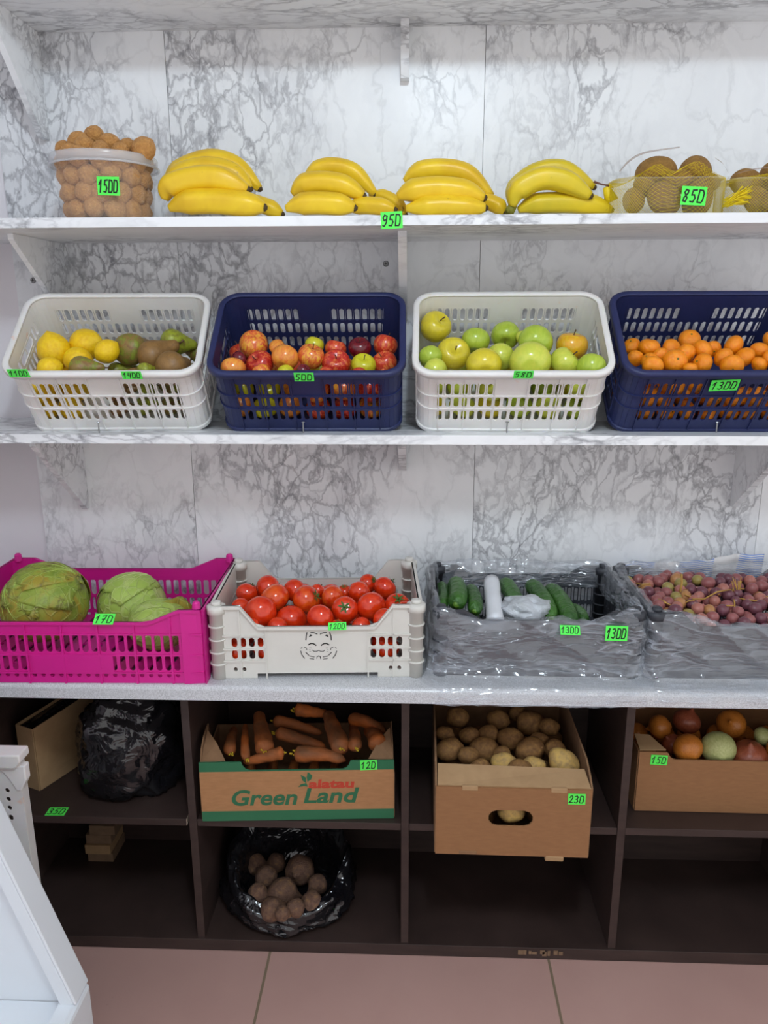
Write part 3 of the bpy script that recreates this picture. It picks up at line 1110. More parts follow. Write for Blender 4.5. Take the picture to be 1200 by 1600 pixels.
for k, (p, R, it) in enumerate(L):
    if it[3] == 'l':
        fruit('lemon', p, R * .97, M['lemon'], lab[k], 'lemon', 'lemons in the white crate', d=[(-.2, -.2, 1), (.9, -.2, .2), (.6, .3, .5), (-.8, .2, .3), (.8, 0, .2)][k])
    else:
        q = pears[it[4]]
        o = fruit('pear', p, R, M[q[3]], q[5], 'pear', 'pears in the white crate', d=q[4], extra=[('stem', 'pear_stem', M['stem'])])
for p in fill(0, L, .027, 9, (-.19, -.045), (.008, .060, .098), (.003, .06, .12)):
    fruit('lemon', p, .0262, M['lemon'], 'lemon in a lower layer, seen only through the slots of the white crate', 'lemon', 'lemons in the lower layers')
for p in fill(0, L, .027, 9, (-.03, .19), (.008, .060, .098), (.003, .06, .12)):
    fruit('pear', p, .0205, random.choice([M['pear'], M['pear_brown'], M['pear_green']]), 'pear in a lower layer, seen only through the slots of the white crate', 'pear', 'pears in the lower layers', d=(random.choice((-1, 1)), .2, .2), extra=[('stem', 'pear_stem', M['stem'])])

# --- red apples
AP = [(305, 345, 82, 0, 'apple_blush', (-.1, .5, -.7), 'big yellow apple with red streaks'), (442, 372, 56, 0, 'apple_orange', None, 'small orange apple'), (640, 352, 55, 0, 'apple_lime', (.3, .3, 1), 'pale yellow apple'),
      (757, 372, 60, 0, 'apple_redorange', (.2, .1, 1), 'red orange apple'), (890, 366, 65, 0, 'apple_crimson', (0, -.5, .9), 'dark crimson apple'), (1032, 352, 70, 0, 'apple_redorange', (.3, .2, 1), 'large red orange apple'),
      (225, 425, 44, 0, 'apple_crimson', None, 'small dark red apple'),
      (340, 455, 78, 1, 'apple_red', (-.4, -.7, .6), 'bright red apple'), (478, 420, 76, 1, 'apple_orange', (.2, .7, .7), 'yellow orange apple'), (622, 412, 76, 1, 'apple_blush', (.3, -.3, .9), 'orange apple with a red flush'),
      (760, 450, 80, 1, 'apple_red', (.1, -.75, .6), 'large deep red apple'), (911, 462, 70, 1, 'apple_lime', (.1, -.6, .8), 'yellow green apple'), (1027, 447, 70, 1, 'apple_redorange', (-.4, -.5, .8), 'pinkish red apple'),
      (192, 482, 70, 2, 'apple_orange', (0, .5, .9), 'orange pink apple'), (345, 503, 54, 2, 'apple_blush', None, 'yellow and red apple low at the rim'), (480, 503, 50, 2, 'apple_lime', None, 'pale yellow apple low at the rim'),
      (580, 492, 40, 2, 'apple_crimson', None, 'dark apple low at the rim'), (705, 515, 50, 2, 'apple_red', None, 'red apple low at the rim'), (885, 520, 50, 2, 'apple_red', None, 'bright red apple low at the rim'), (1030, 522, 45, 2, 'apple_redorange', None, 'orange red apple low at the rim')]
ST = [('stem', 'apple_stem', M['stem'])]
L = pile(AP, (310, 440), 3.53, crate_plane(1), crate_clamp(CM[1]))
lb = rows_label(L, RN, '')
for p, R, it in L:
    fruit('apple', p, R, M[it[4]], '%s, navy crate, %s' % (it[6], lb[id(it)]), 'apple', 'red and orange apples', d=it[5], extra=ST)
for p in fill(1, L, .028, 9, (-.19, .19), (.008, .062, .116), (.003, .062, .122)):
    fruit('apple', p, .0278, M[random.choice(['apple_red', 'apple_blush', 'apple_redorange', 'apple_lime', 'apple_orange', 'apple_blush'])], 'apple in a lower layer, seen only through the slots of the navy crate', 'apple', 'apples in the lower layers of the navy crate', extra=ST)

# --- green apples
AP = [(170, 250, 90, 0, 'yellow', (.35, -.5, .5), 'big golden yellow apple'), (400, 326, 78, 0, 'green', (.1, .5, .9), 'bright green apple'), (565, 296, 81, 0, 'green', (-.1, -.7, -.6), 'green apple with a brown spot'),
      (660, 312, 44, 0, 'yellowgreen', None, 'half hidden pale apple'), (730, 335, 97, 0, 'green', (.1, .8, .4), 'large smooth green apple'), (930, 356, 90, 0, 'amber', (.1, -.1, 1), 'amber yellow apple'),
      (150, 415, 66, 1, 'green', (-.2, .6, .7), 'green apple'), (275, 400, 96, 1, 'yellow', (.2, -.85, .5), 'yellow apple, stalk to the front'), (535, 418, 80, 1, 'yellowgreen', (.2, .7, .6), 'yellow green apple'),
      (890, 445, 86, 1, 'yellowgreen', (.7, -.2, .7), 'pale yellow green apple'),
      (175, 496, 74, 2, 'yellowgreen', None, 'yellow green apple low at the rim'), (445, 462, 98, 2, 'yellow', (0, .8, .3), 'broad yellow apple'), (700, 446, 116, 2, 'yellowgreen', (.1, .9, .2), 'very large yellow green apple'),
      (1045, 472, 82, 2, 'green', (.3, .5, .8), 'green apple with a yellow flush')]
L = pile(AP, (630, 440), 3.53, crate_plane(2), crate_clamp(CM[2]))
lb = rows_label(L, RN, '')
for p, R, it in L:
    fruit('apple', p, R, M[it[4]], '%s, white crate, %s' % (it[6], lb[id(it)]), 'apple', 'green and yellow apples', d=it[5], extra=ST)
for p in fill(2, L, .030, 9, (-.19, .19), (.008, .064, .118), (.003, .066, .13)):
    fruit('apple', p, .0298, M[random.choice(['green', 'yellow', 'yellowgreen', 'yellowgreen'])], 'apple in a lower layer, seen only through the slots of the white crate', 'apple', 'apples in the lower layers of the white crate', extra=ST)

# --- mandarins
MA = [(255, 492, 62, 0), (375, 502, 76, 0), (530, 508, 68, 0), (655, 448, 76, 0), (815, 512, 58, 0), (960, 492, 76, 0), (1140, 530, 70, 0), (1215, 450, 60, 0), (1290, 500, 70, 0), (1420, 480, 70, 0),
      (275, 580, 62, 1), (455, 560, 60, 1), (625, 548, 76, 1), (745, 522, 76, 1), (890, 572, 70, 1), (1035, 570, 74, 1), (1225, 575, 62, 1), (1350, 570, 70, 1),
      (375, 592, 60, 2), (400, 632, 74, 2), (555, 598, 84, 2), (745, 612, 72, 2), (660, 648, 50, 2), (950, 630, 80, 2), (1140, 622, 58, 2), (1260, 640, 64, 2), (1400, 630, 70, 2)]
BT = [('stem_button', 'button', M['calyx'])]
L = pile(MA, (930, 430), 4.444, crate_plane(3), crate_clamp(CM[3]))
lb = rows_label(L, RN, '')
for p, R, it in L:
    fruit('mandarin', p, R, M['mandarin'], 'shiny orange mandarin in the navy crate, ' + lb[id(it)], 'mandarin', 'mandarins in the navy crate', d=(random.gauss(0, .6), random.gauss(-.3, .6), random.choice((1, -1)) * random.uniform(.3, 1)), extra=BT)
for p in fill(3, L, .0215, 9, (-.19, .19), (.008, .05, .09, .128), (.003, .05)):
    fruit('mandarin', p, .0222, M['mandarin'], 'mandarin in a lower layer, seen only through the slots of the navy crate', 'mandarin', 'mandarins in the lower layers', extra=BT)


def rim_tag(i, text, px, py, w, h, label, low=.0065, roll=0):
    Mx = CM[i]
    P0, n = Mx @ V((0, -.0136, CH - low)), (Mx.to_3x3() @ V((0, -1, 0))).normalized()
    q = Mx.inverted() @ on_plane(px, py, P0, n)
    return price_tag(text, Mx @ Matrix.Translation((q.x, -.0140, q.z)) @ Matrix.Rotation(roll, 4, 'Y'), w, h, label)


rim_tag(0, '1100', 29, 583, .041, .021, 'green tag reading 1100 on the rim of the white crate below the lemons')
rim_tag(0, '1400', 206, 586, .040, .021, 'green tag reading 1400 on the rim of the white crate below the pears')
rim_tag(1, '500', 475, 589, .040, .023, 'green tag reading 500 on the rim of the navy apple crate')
rim_tag(2, '580', 818, 585, .039, .020, 'green tag reading 580 on the rim of the white crate of green apples')
Mx = CM[3]
P0, n = Mx @ V((0, -.0085, .13)), (Mx.to_3x3() @ V((0, -1, 0))).normalized()
q = Mx.inverted() @ on_plane(1132, 602, P0, n)
price_tag('1300', Mx @ Matrix.Translation((q.x, -.0085, q.z)) @ Matrix.Rotation(-.06, 4, 'Y'), .056, .030, 'green tag reading 1300 on the front wall of the navy mandarin crate')

# ------------------------------------------------------------------ top shelf: walnuts, bananas, kiwis
ZA = 1.6755
bx = at(171, 338, y=.17)
bc = V((bx.x, .168, ZA))
BR0, BR1, BH = .090, .102, .126
t = thing('bucket', 'clear plastic bucket heaped with walnuts at the left end of the banana shelf', 'bucket', bc)
bm = surf(40, 14, lambda u, v: ((BR0 + (BR1 - BR0) * v) * math.cos(u), (BR0 + (BR1 - BR0) * v) * math.sin(u), .001 + BH * v), poles=False)
o = mesh('bucket_wall', *bm, M['bucket'], t)
cb = MB()
ring = [(BR0 * math.cos(2 * PI * i / 40), BR0 * math.sin(2 * PI * i / 40)) for i in range(40)]
cb.add([(x, y, .001) for x, y in ring], [list(range(40))])
cb.build('bucket_bottom', M['bucket'], t)
rm = MB()
rg = [(BR1 * math.cos(2 * PI * i / 48), BR1 * math.sin(2 * PI * i / 48), math.cos(2 * PI * i / 48), math.sin(2 * PI * i / 48)) for i in range(48)]
sweep(rm, rg, [(0.0005, BH - .019), (.004, BH - .019), (.0045, BH - .002), (.003, BH + .001), (0.0005, BH)][::-1])
sweep(rm, rg, [(0.004, BH - .021), (.008, BH - .021), (.008, BH - .017), (.004, BH - .017)][::-1])
rm.build('rim_band', M['bucket_rim'], t, True)
pos = []
RW = .0215
random.seed(5)
for lay in range(4):
    z = .0025 + RW + lay * .0305
    R_in = BR0 + (BR1 - BR0) * z / BH - RW - .002
    n = 12
    for k in range(n):
        a = 2 * PI * (k + .5 * (lay % 2)) / n + random.uniform(-.05, .05)
        pos.append((V((R_in * math.cos(a), R_in * math.sin(a), z + random.uniform(-.002, .002))), 'ring', lay))
    for k in range(5):
        a = 2 * PI * (k + .5 * (lay % 2)) / 5
        pos.append((V((.5 * R_in * math.cos(a), .5 * R_in * math.sin(a), z)), 'in', lay))
front = {}
for p, kd, lay in pos:
    w_ = bc + p
    a = math.atan2(p.y, p.x)
    vis = kd == 'ring' and p.y < .01
    if vis: front.setdefault(lay, []).append((p.x, w_))
    else:
        fruit('walnut', w_, RW * .98, M['walnut'], 'walnut buried in the clear bucket behind the outer ones', 'walnut', 'walnuts inside the bucket')
LN = ['bottom layer', 'second layer up', 'third layer up', 'layer just under the rim']
for lay, row in front.items():
    for k, (x, w_) in enumerate(sorted(row, key=lambda e: e[0])):
        fruit('walnut', w_, RW * random.uniform(.94, 1.04), M['walnut'], 'walnut behind the clear bucket wall in the %s, %s' % (LN[lay], ORD[k]), 'walnut', 'walnuts inside the bucket')
HP = [(258, 138, 26), (320, 108, 40), (385, 90, 42), (345, 130, 40), (452, 118, 40), (518, 128, 32), (585, 140, 46), (490, 150, 36), (415, 150, 40), (290, 155, 36)]
L = pile([h + (0,) for h in HP], (0, 180), 2.609, (bc + V((0, -.02, BH)), V((0, 1, .35)).normalized()))
L.sort(key=lambda e: e[2][0])
for k, (p, R, it) in enumerate(L):
    fruit('walnut', p, max(R, .0155) * 1.05, M['walnut'], 'walnut heaped above the bucket rim, %s' % ORD[k], 'walnut', 'walnuts heaped on the bucket')
p = at(168, 290, y=bc.y - BR1 - .001)
p.y = bc.y - .0985
price_tag('1500', mat_at(p, .06, .03, 0), .044, .034, 'green tag reading 1500 on the walnut bucket')
p = at(612, 344, y=.0545)
price_tag('950', mat_at(V((p.x, .0545, p.z)), 0, -.05, 0), .042, .031, 'green tag reading 950 on the front edge of the banana shelf')


def catmull(P, n=26):
    P = [2 * P[0] - P[1]] + P + [2 * P[-1] - P[-2]]
    out = []
    m_ = len(P) - 3
    for i in range(n + 1):
        s = i / n * m_
        k = min(int(s), m_ - 1)
        f = s - k
        a, b_, c, d = P[k:k + 4]
        out.append(.5 * ((2 * b_) + (c - a) * f + (2 * a - 5 * b_ + 4 * c - d) * f * f + (3 * b_ - a - 3 * c + d) * f ** 3))
    return out


def banana(parent, pts, R, m, tip='end'):
    path = catmull(pts)
    n = len(path)
    rad = []
    for i in range(n):
        s = i / (n - 1)
        r = R * min(1, (.30 + 2.6 * s) if s < .27 else 1) * (1 if s < .72 else 1 - .62 * ((s - .72) / .28) ** 1.7)
        rad.append(r)
    o = MB().tube(path, rad, 20, True, lambda a: 1 + .06 * math.cos(5 * a)).build('banana', m, parent, True)
    e = (path[-1] - path[-2]).normalized()
    MB().tube([path[-1] - e * .001, path[-1] + e * .003, path[-1] + e * .006], [R * .34, R * .28, R * .16], 10).build('blossom_tip', M['banana_tip'], o, True)
    return o


def bunch(label, org, sc, specs, stalk, m='banana', gy=.0):
    t = None
    objs = []
    for pts, r, y0, y1 in specs:
        k = len(pts)
        P = []
        for i, (zx, zy) in enumerate(pts):
            y = y0 + (y1 - y0) * i / (k - 1)
            P.append(at(org[0] + zx / sc, org[1] + zy / sc, y=y))
        R = r / sc * 1.60 / F_PX
        for q in P: q.z = max(q.z, ZA + R * .9)
        objs.append((P, R))
    base = V((sum(P[1].x for P, R in objs) / len(objs), .15, ZA))
    t = thing('banana_bunch', label, 'bananas', base, (0, 0, 0), 'bunches of bananas on the top shelf')
    for P, R in objs:
        banana(t, [q - base for q in P], R, M[m])
    s = [at(org[0] + zx / sc, org[1] + zy / sc, y=y) - base for zx, zy, y in stalk]
    for q in s: q.z = max(q.z, .011)
    MB().tube(s, [.009, .0095, .010][:len(s)], 8).build('stalk', M['banana_stalk'] if m == 'banana' else M['banana_stalk'], t, True)
    return t


bunch('bunch of five bananas beside the walnut bucket', (0, 180), 2.609,
      [([(680, 310), (720, 232), (850, 182), (960, 210), (1058, 300)], 40, .20, .20), ([(672, 325), (712, 250), (830, 212), (950, 236), (1020, 300)], 38, .165, .17),
       ([(670, 345), (690, 296), (790, 262), (900, 262), (1010, 305)], 50, .125, .125), ([(690, 380), (760, 356), (880, 352), (1000, 364), (1078, 386)], 48, .115, .11), ([(900, 350), (1000, 350), (1090, 375), (1150, 402)], 32, .17, .16)],
      [(760, 300, .20), (750, 330, .19), (740, 360, .18)])
bunch('bunch of bananas left of the green 950 tag with two pointing right', (430, 220), 3,
      [([(130, 200), (190, 140), (270, 122), (370, 150), (468, 250)], 40, .20, .19), ([(80, 250), (130, 208), (220, 196), (320, 212), (414, 258)], 48, .15, .14),
       ([(50, 325), (120, 298), (210, 294), (300, 300), (372, 318)], 48, .11, .105), ([(330, 320), (400, 305), (480, 308), (560, 322)], 38, .15, .12), ([(440, 250), (510, 262), (570, 295), (612, 345)], 30, .20, .17)],
      [(200, 215, .21), (190, 262, .20), (180, 320, .19)])
bunch('bunch of four bananas right of the green 950 tag', (430, 220), 3,
      [([(605, 190), (670, 146), (780, 132), (900, 158), (1015, 262)], 44, .20, .19), ([(572, 262), (640, 238), (760, 226), (880, 238), (980, 268)], 52, .13, .13),
       ([(612, 325), (700, 310), (800, 306), (900, 312), (985, 322)], 46, .115, .115), ([(900, 300), (980, 285), (1040, 305), (1076, 335)], 36, .19, .17)],
      [(700, 200, .21), (690, 250, .20), (690, 320, .19)])
bunch('bunch of three thick greenish bananas left of the kiwis', (770, 210), 2.79,
      [([(85, 320), (95, 240), (190, 165), (310, 155), (440, 230)], 40, .20, .19), ([(85, 315), (110, 245), (210, 192), (320, 205), (425, 268)], 46, .14, .13), ([(110, 330), (180, 305), (300, 298), (420, 305), (515, 330)], 42, .155, .155)],
      [(90, 290, .17), (84, 318, .15), (72, 338, .14)], 'banana_green')

# kiwis in a clear punnet with a yellow net
KY = .16


def punnet(label, px0, px1, pytop, kiwis, klabels, net_px, gate=True):
    a, c = at(px0, 331, y=.09), at(px1, 331, y=.09)
    x0, x1 = a.x, c.x
    zt = at(px0, pytop, y=.09).z
    t = thing('kiwi_punnet', label, 'punnet', ((x0 + x1) / 2, .16, ZA), (0, 0, 0), 'kiwi punnets')
    ww, dd, hh = (x1 - x0) / 2, .068, zt - ZA
    ring0 = [(x, y, nx, ny) for x, y, nx, ny in rrect(ww, dd, .015, 4)]
    n = len(ring0)
    mb = MB()
    vs, fs = [], []
    for j in range(5):
        v = j / 4
        vs += [V((x * (.94 + .06 * v), y * (.92 + .08 * v), .0015 + (hh - .0015) * v)) for x, y, _, _ in ring0]
    for j in range(4):
        fs += [(j * n + i, j * n + (i + 1) % n, (j + 1) * n + (i + 1) % n, (j + 1) * n + i) for i in range(n)]
    fs.append(list(range(n))[::-1])
    mb.add(vs, fs)
    mb.build('punnet_wall', M['punnet'], t, True)
    rm = MB()
    sweep(rm, ring0, [(0.0, hh - .002), (.004, hh - .002), (.004, hh), (0.0, hh)][::-1])
    rm.build('punnet_lip', M['punnet'], t)
    return t, ww, dd, hh


t, ww, dd, hh = punnet('clear punnet of kiwis wrapped in yellow net with the green 850 tag', 965, 1138, 277, None, None, None)
c0 = t.location.copy()
KI = [(390, 235, 120, 0), (685, 235, 122, 0), (230, 432, 84, 1), (450, 420, 108, 1), (690, 425, 112, 1), (540, 300, 90, 0), (800, 300, 70, 0), (310, 330, 70, 0)]
L = pile(KI, (940, 220), 4.615, (V((0, .15, ZA + .03)), V((0, 1, .0))), lambda p, d, R: V((max(c0.x - ww + R + .004, min(c0.x + ww - R - .004, p.x)), max(c0.y - dd + R, min(c0.y + dd - R * .8, p.y)), max(ZA + R + .002, p.z))))
lb = rows_label(L, {0: 'upper layer', 1: 'lower layer'}, '')
for p, R, it in L:
    fruit('kiwi', p, R * 1.0, M['kiwi'], 'brown kiwi under the yellow net of the tagged punnet, ' + lb[id(it)], 'kiwi', 'kiwis in the tagged punnet', d=(random.gauss(0, 1), random.gauss(0, .4), random.gauss(0, .4)))


def net(parent, ww, dd, hh, bumps, loc, nu=104, nv=34, name='net'):
    """fishnet sleeve over the heap: diagonal mesh made of thin threads"""
    def top(x):
        return hh + max([0] + [h * math.exp(-((x - bx_) / w_) ** 2) for bx_, h, w_ in bumps])
    V_, E = [], {}
    mb = MB()

    def P(i, j):
        u = (i % nu) / nu * 2 * PI + (PI / nu if j % 2 else 0)
        v = j / nv
        k = (1 - max(0, v - .7) / .3 * .92) if v > .7 else 1
        x = (ww + .004) * math.copysign(abs(math.cos(u)) ** .45, math.cos(u))
        y = (dd + .004) * math.copysign(abs(math.sin(u)) ** .6, math.sin(u))
        zt = top(x)
        z = .003 + (zt - .003) * min(1, v / .72)
        if v > .7: z = zt + .001
        return V((x * (1 if v < .7 else 1 - (v - .7) * .25), y * k, z))
    for j in range(nv):
        for i in range(nu):
            a = P(i, j)
            for i2 in ((i, i + 1) if j % 2 else (i, i - 1)):
                b_ = P(i2, j + 1)
                d = b_ - a
                if d.length < 1e-5: continue
                s = d.cross(V((.3, 1, .2))).normalized() * .00028
                q = d.cross(s).normalized() * .00028
                mb.add([a + s, a - s * .5 + q, a - s * .5 - q, b_ + s, b_ - s * .5 + q, b_ - s * .5 - q], [(0, 1, 4, 3), (1, 2, 5, 4), (2, 0, 3, 5)])
    return mb.build(name, M['net_yellow'], parent, True, loc=loc)


sc_ = 1.60 / F_PX
net(t, ww, dd, hh, [(-.035, .022, .028), (.038, .026, .032)], (0, 0, 0))
kn = at(955, 291, y=.15) - c0
MB().tube([(-ww + .004, 0, .035), (-ww - .008, -.002, kn.z - .002), (kn.x + .003, -.004, kn.z), (kn.x - .004, -.004, kn.z + .001)], [.014, .008, .005, .006], 10).build('net_knot', M['net_yellow'], t, True)
MB().tube([kn + V((-.004, 0, .001)), at(940, 288, y=.15) - c0, at(928, 284, y=.15) - c0], [.0018, .0016, .0026], 7).build('tie_twig', M['twig'], t, True)


def strap(parent, pts, w, base):
    P = catmull([at(x, y, y=yy) - base for x, y, yy in pts], 18)
    mb = MB()
    vs = []
    for i, p in enumerate(P):
        k = w * (.5 + .5 * math.sin(PI * (i + 2) / (len(P) + 3)))
        vs += [p + V((0, k * .8, k * .5)), p - V((0, k * .8, k * .5))]
    mb.add(vs, [(2 * i, 2 * i + 1, 2 * i + 3, 2 * i + 2) for i in range(len(P) - 1)])
    return mb.build('handle_strap', M['strap'], parent, True)


strap(t, [(968, 268, .15), (985, 250, .15), (1010, 238, .16), (1062, 230, .18)], .005, c0)
strap(t, [(1118, 247, .18), (1130, 256, .15), (1138, 270, .14)], .005, c0)
p = at(1084, 306, y=.0835)
price_tag('850', mat_at(V((p.x, .0835, p.z)), .0, .05, 0), .048, .034, 'green tag reading 850 on the netted kiwi punnet')
t, ww, dd, hh = punnet('second netted kiwi punnet cut by the right edge of the photo', 1146, 1320, 277, None, None, None)
c0 = t.location.copy()
KI = [(1040, 300, 100, 0), (1190, 290, 110, 0), (1380, 300, 110, 0), (1120, 430, 90, 1), (1290, 430, 100, 1), (1500, 420, 110, 1)]
L = pile(KI, (940, 220), 4.615, (V((0, .16, ZA + .03)), V((0, 1, .0))), lambda p, d, R: V((max(c0.x - ww + R + .004, min(c0.x + ww - R - .004, p.x)), max(c0.y - dd + R, min(c0.y + dd - R * .8, p.y)), max(ZA + R + .002, p.z))))
lb = rows_label(L, {0: 'upper layer', 1: 'lower layer'}, '')
for p, R, it in L:
    fruit('kiwi', p, R * 1.0, M['kiwi'], 'brown kiwi in the punnet cut by the right edge, ' + lb[id(it)], 'kiwi', 'kiwis in the second punnet', d=(random.gauss(0, 1), random.gauss(0, .4), random.gauss(0, .4)))
net(t, ww, dd, hh, [(-.01, .010, .05), (.05, .012, .03)], (0, 0, 0))
# frayed yellow end of the net
mb = MB()
k0, k1 = at(1132, 318, y=.085) - c0, at(1172, 300, y=.08) - c0
for i in range(46):
    e = k1 + V((random.uniform(-.014, .004), random.uniform(-.01, .01), random.uniform(-.022, .012)))
    s = k0 + V((random.uniform(-.003, .008), random.uniform(-.006, .006), random.uniform(-.008, .008)))
    s.z = max(s.z, .004)
    e.z = max(e.z, .004)
    mb.tube([s, (s + e) / 2 + V((0, random.uniform(-.004, .004), .002)), e], .0009, 4)
mb.build('frayed_net_end', M['net_yellow'], t, True)
strap(t, [(1150, 272, .13), (1170, 266, .13), (1200, 262, .14), (1240, 262, .14)], .003, c0)


# ------------------------------------------------------------------ crates on the worktop
def side_panel(mb, P, U, N_h, cols, rows, holes, L_, hm):
    """P corner, U unit direction, heights by N_h(u 0..1); holes(ci,ri)"""
    def f(u, v):
        vk = .86
        z = v * hm if v <= vk else vk * hm + (N_h(u) - vk * hm) * (v - vk) / (1 - vk)
        return P + U * (u * L_) + V((0, 0, z))
    for ci in range(len(cols) - 1):
        for ri in range(len(rows) - 1):
            if rows[ri + 1] <= rows[ri]: continue
            if holes(ci, ri) != 'skip': cell(mb, cols[ci], cols[ci + 1], rows[ri], rows[ri + 1], f, holes(ci, ri))


def lin_sp(a, b_, n):
    return [a + (b_ - a) * i / n for i in range(n + 1)]


def low_mid(hc, hm, e0, e1):
    """height along a side: hc near the corners, hm in the middle"""
    def h(u):
        d = min(u, 1 - u)
        if d <= e0: return hc
        if d >= e1: return hm
        return hc + (hm - hc) * (d - e0) / (e1 - e0)
    return h


def top_rail(mb, P, U, out, hf, L_, w_=.009, t_=.007, us=None, z0=0):
    us = us or lin_sp(0, 1, 24)
    pts = [P + U * (u * L_) + V((0, 0, hf(u))) for u in us]
    vs = []
    for p in pts:
        vs += [p - out * .002, p + out * w_, p + out * w_ - V((0, 0, t_)), p - out * .002 - V((0, 0, t_))]
    fs = [(0, 3, 2, 1), (4 * len(pts) - 4, 4 * len(pts) - 3, 4 * len(pts) - 2, 4 * len(pts) - 1)]
    for i in range(len(pts) - 1):
        for k in range(4):
            fs.append((4 * i + k, 4 * i + (k + 1) % 4, 4 * i + 4 + (k + 1) % 4, 4 * i + 4 + k))
    mb.add(vs, fs)


def counter_crate(name, label, pos, yaw, W, Dp, hc, hm, m, style, end_h=None):
    t = thing(name, label, 'crate', pos, (0, 0, yaw), 'crates on the worktop')
    x0, x1 = -W / 2, W / 2
    e0, e1 = (.085, .20) if style == 'pink' else (.13, .215)
    hf = low_mid(hc, hm, e0, e1)
    he = (lambda u: hc) if end_h is None else low_mid(hc, end_h, .1, .2)
    sides = [('front_wall', V((x0, 0, 0)), V((1, 0, 0)), V((0, -1, 0)), W, hf), ('end_wall', V((x1, 0, 0)), V((0, 1, 0)), V((1, 0, 0)), Dp, he),
             ('back_wall', V((x1, Dp, 0)), V((-1, 0, 0)), V((0, 1, 0)), W, hf), ('end_wall', V((x0, Dp, 0)), V((0, -1, 0)), V((-1, 0, 0)), Dp, he)]
    for nm, P, U, out, L_, h in sides:
        mb = MB()
        if style == 'pink':
            n = 26 if L_ > .4 else 16
            cols = sorted(set(lin_sp(.05, .95, n) + [0, e0, e1, 1 - e0, 1 - e1, 1]))
            cols = [0] + lin_sp(.05, .95, n) + [1]
            rows = [0, .09, .17, .20, .46, .50, .80, .86, 1]

            def holes(ci, ri, n=n, L_=L_, nm=nm):
                if ci == 0 or ci == n + 1: return None
                asp = .15 / (L_ * .9 / n) * .9 / n
                if ri == 1: return (.50, .90, .15 / L_)
                if ri == 3:
                    if nm in ('front_wall', 'back_wall') and n * .31 <= ci <= n * .69: return None
                    return (.66, .97, .15 / L_)
                if ri == 5: return (.70, .97, .15 / L_)
                return None
        elif style == 'cream':
            cols = [0, .075] + lin_sp(.075, .245, 4)[1:] + [.3] + lin_sp(.3, .7, 8)[1:] + [.755] + lin_sp(.755, .925, 4)[1:] + [1]
            rows = [0, .09, .13, .22, .37, .56, .60, .79, .86, 1]

            def holes(ci, ri, L_=L_, nm=nm):
                left, right = 1 <= ci <= 4, 15 <= ci <= 18
                if ri == 0 and nm in ('front_wall', 'back_wall') and 4 <= ci <= 15: return 'skip'
                if nm in ('front_wall', 'back_wall'):
                    if (left or right):
                        if ri in (4, 6): return (.68, .97, hm / L_)
                        if ri == 2 and ci in (1, 2, 17, 18): return (.44, .95, hm / L_)
                elif (ci not in (0, 5, 14, 19, len(cols) - 2)):
                    if ri in (4, 6): return (.6, .9, hm / L_)
                return None
        else:
            n = 22 if L_ > .35 else 14
            cols = [0] + lin_sp(.06, .94, n) + [1]
            rows = [0, .12, .40, .46, .74, .80, 1]

            def holes(ci, ri, n=n, L_=L_, nm=nm):
                if ci == 0 or ci == n + 1: return None
                if nm == 'front_wall': return None
                return (.5, .92, .15 / L_) if ri in (1, 3) else None
        side_panel(mb, P, U, h, cols, rows, holes, L_, hm)
        o = solidify(mb.build(nm, m, t), .003, 0)
        rb = MB()
        us = sorted(set(lin_sp(0, 1, 20) + [e0, e1, 1 - e0, 1 - e1]))
        top_rail(rb, P, U, out, h, L_, .008 if style == 'cream' else .006, .006, us)
        if style == 'pink':
            for v in (.185, .48, .815):
                top_rail(rb, P, U, out, lambda u, v=v: hm * v, L_, .004, .004, us)
            for i in range(n // 4 + 1):
                u = .05 + .9 * min(1, i * 4 / n)
                a = P + U * (u * L_)
                rb.prism([a - U * .002, a - U * .002 + out * .005, a + U * .002 + out * .005, a + U * .002], (0, 0, h(u) - .003))
            if nm in ('front_wall', 'back_wall'):
                a, b_ = P + U * (.345 * L_) + V((0, 0, hm * .17)), P + U * (.655 * L_) + V((0, 0, hm * .17))
                rb.prism([a, a + out * .0045, b_ + out * .0045, b_], (0, 0, hm * .30))
        elif style == 'cream':
            for v in (.355, .59, .845):
                for ua, ub in ((0, .245), (.755, 1)) if nm in ('front_wall', 'back_wall') else ((0, 1),):
                    top_rail(rb, P, U, out, lambda u, v=v: hm * v, L_, .005, .0035, [ua, (ua + ub) / 2, ub])
            for u in (.125, .25, .75, .875):
                a = P + U * (u * L_)
                rb.prism([a - U * .0015, a - U * .0015 + out * .005, a + U * .0015 + out * .005, a + U * .0015], (0, 0, h(u) - .003))
        rb.build('rib', m, t)
    # floor
    fl = MB()
    nb = 14
    for i in range(nb):
        xa = x0 + .004 + (W - .008) * i / nb
        fl.box((xa, .003, .012), (xa + (W - .008) / nb * .78, Dp - .003, .016))
    for y in lin_sp(.01, Dp - .02, 6):
        fl.box((x0 + .004, y, .010), (x1 - .004, y + .010, .0145))
    fl.build('slatted_floor', m, t)
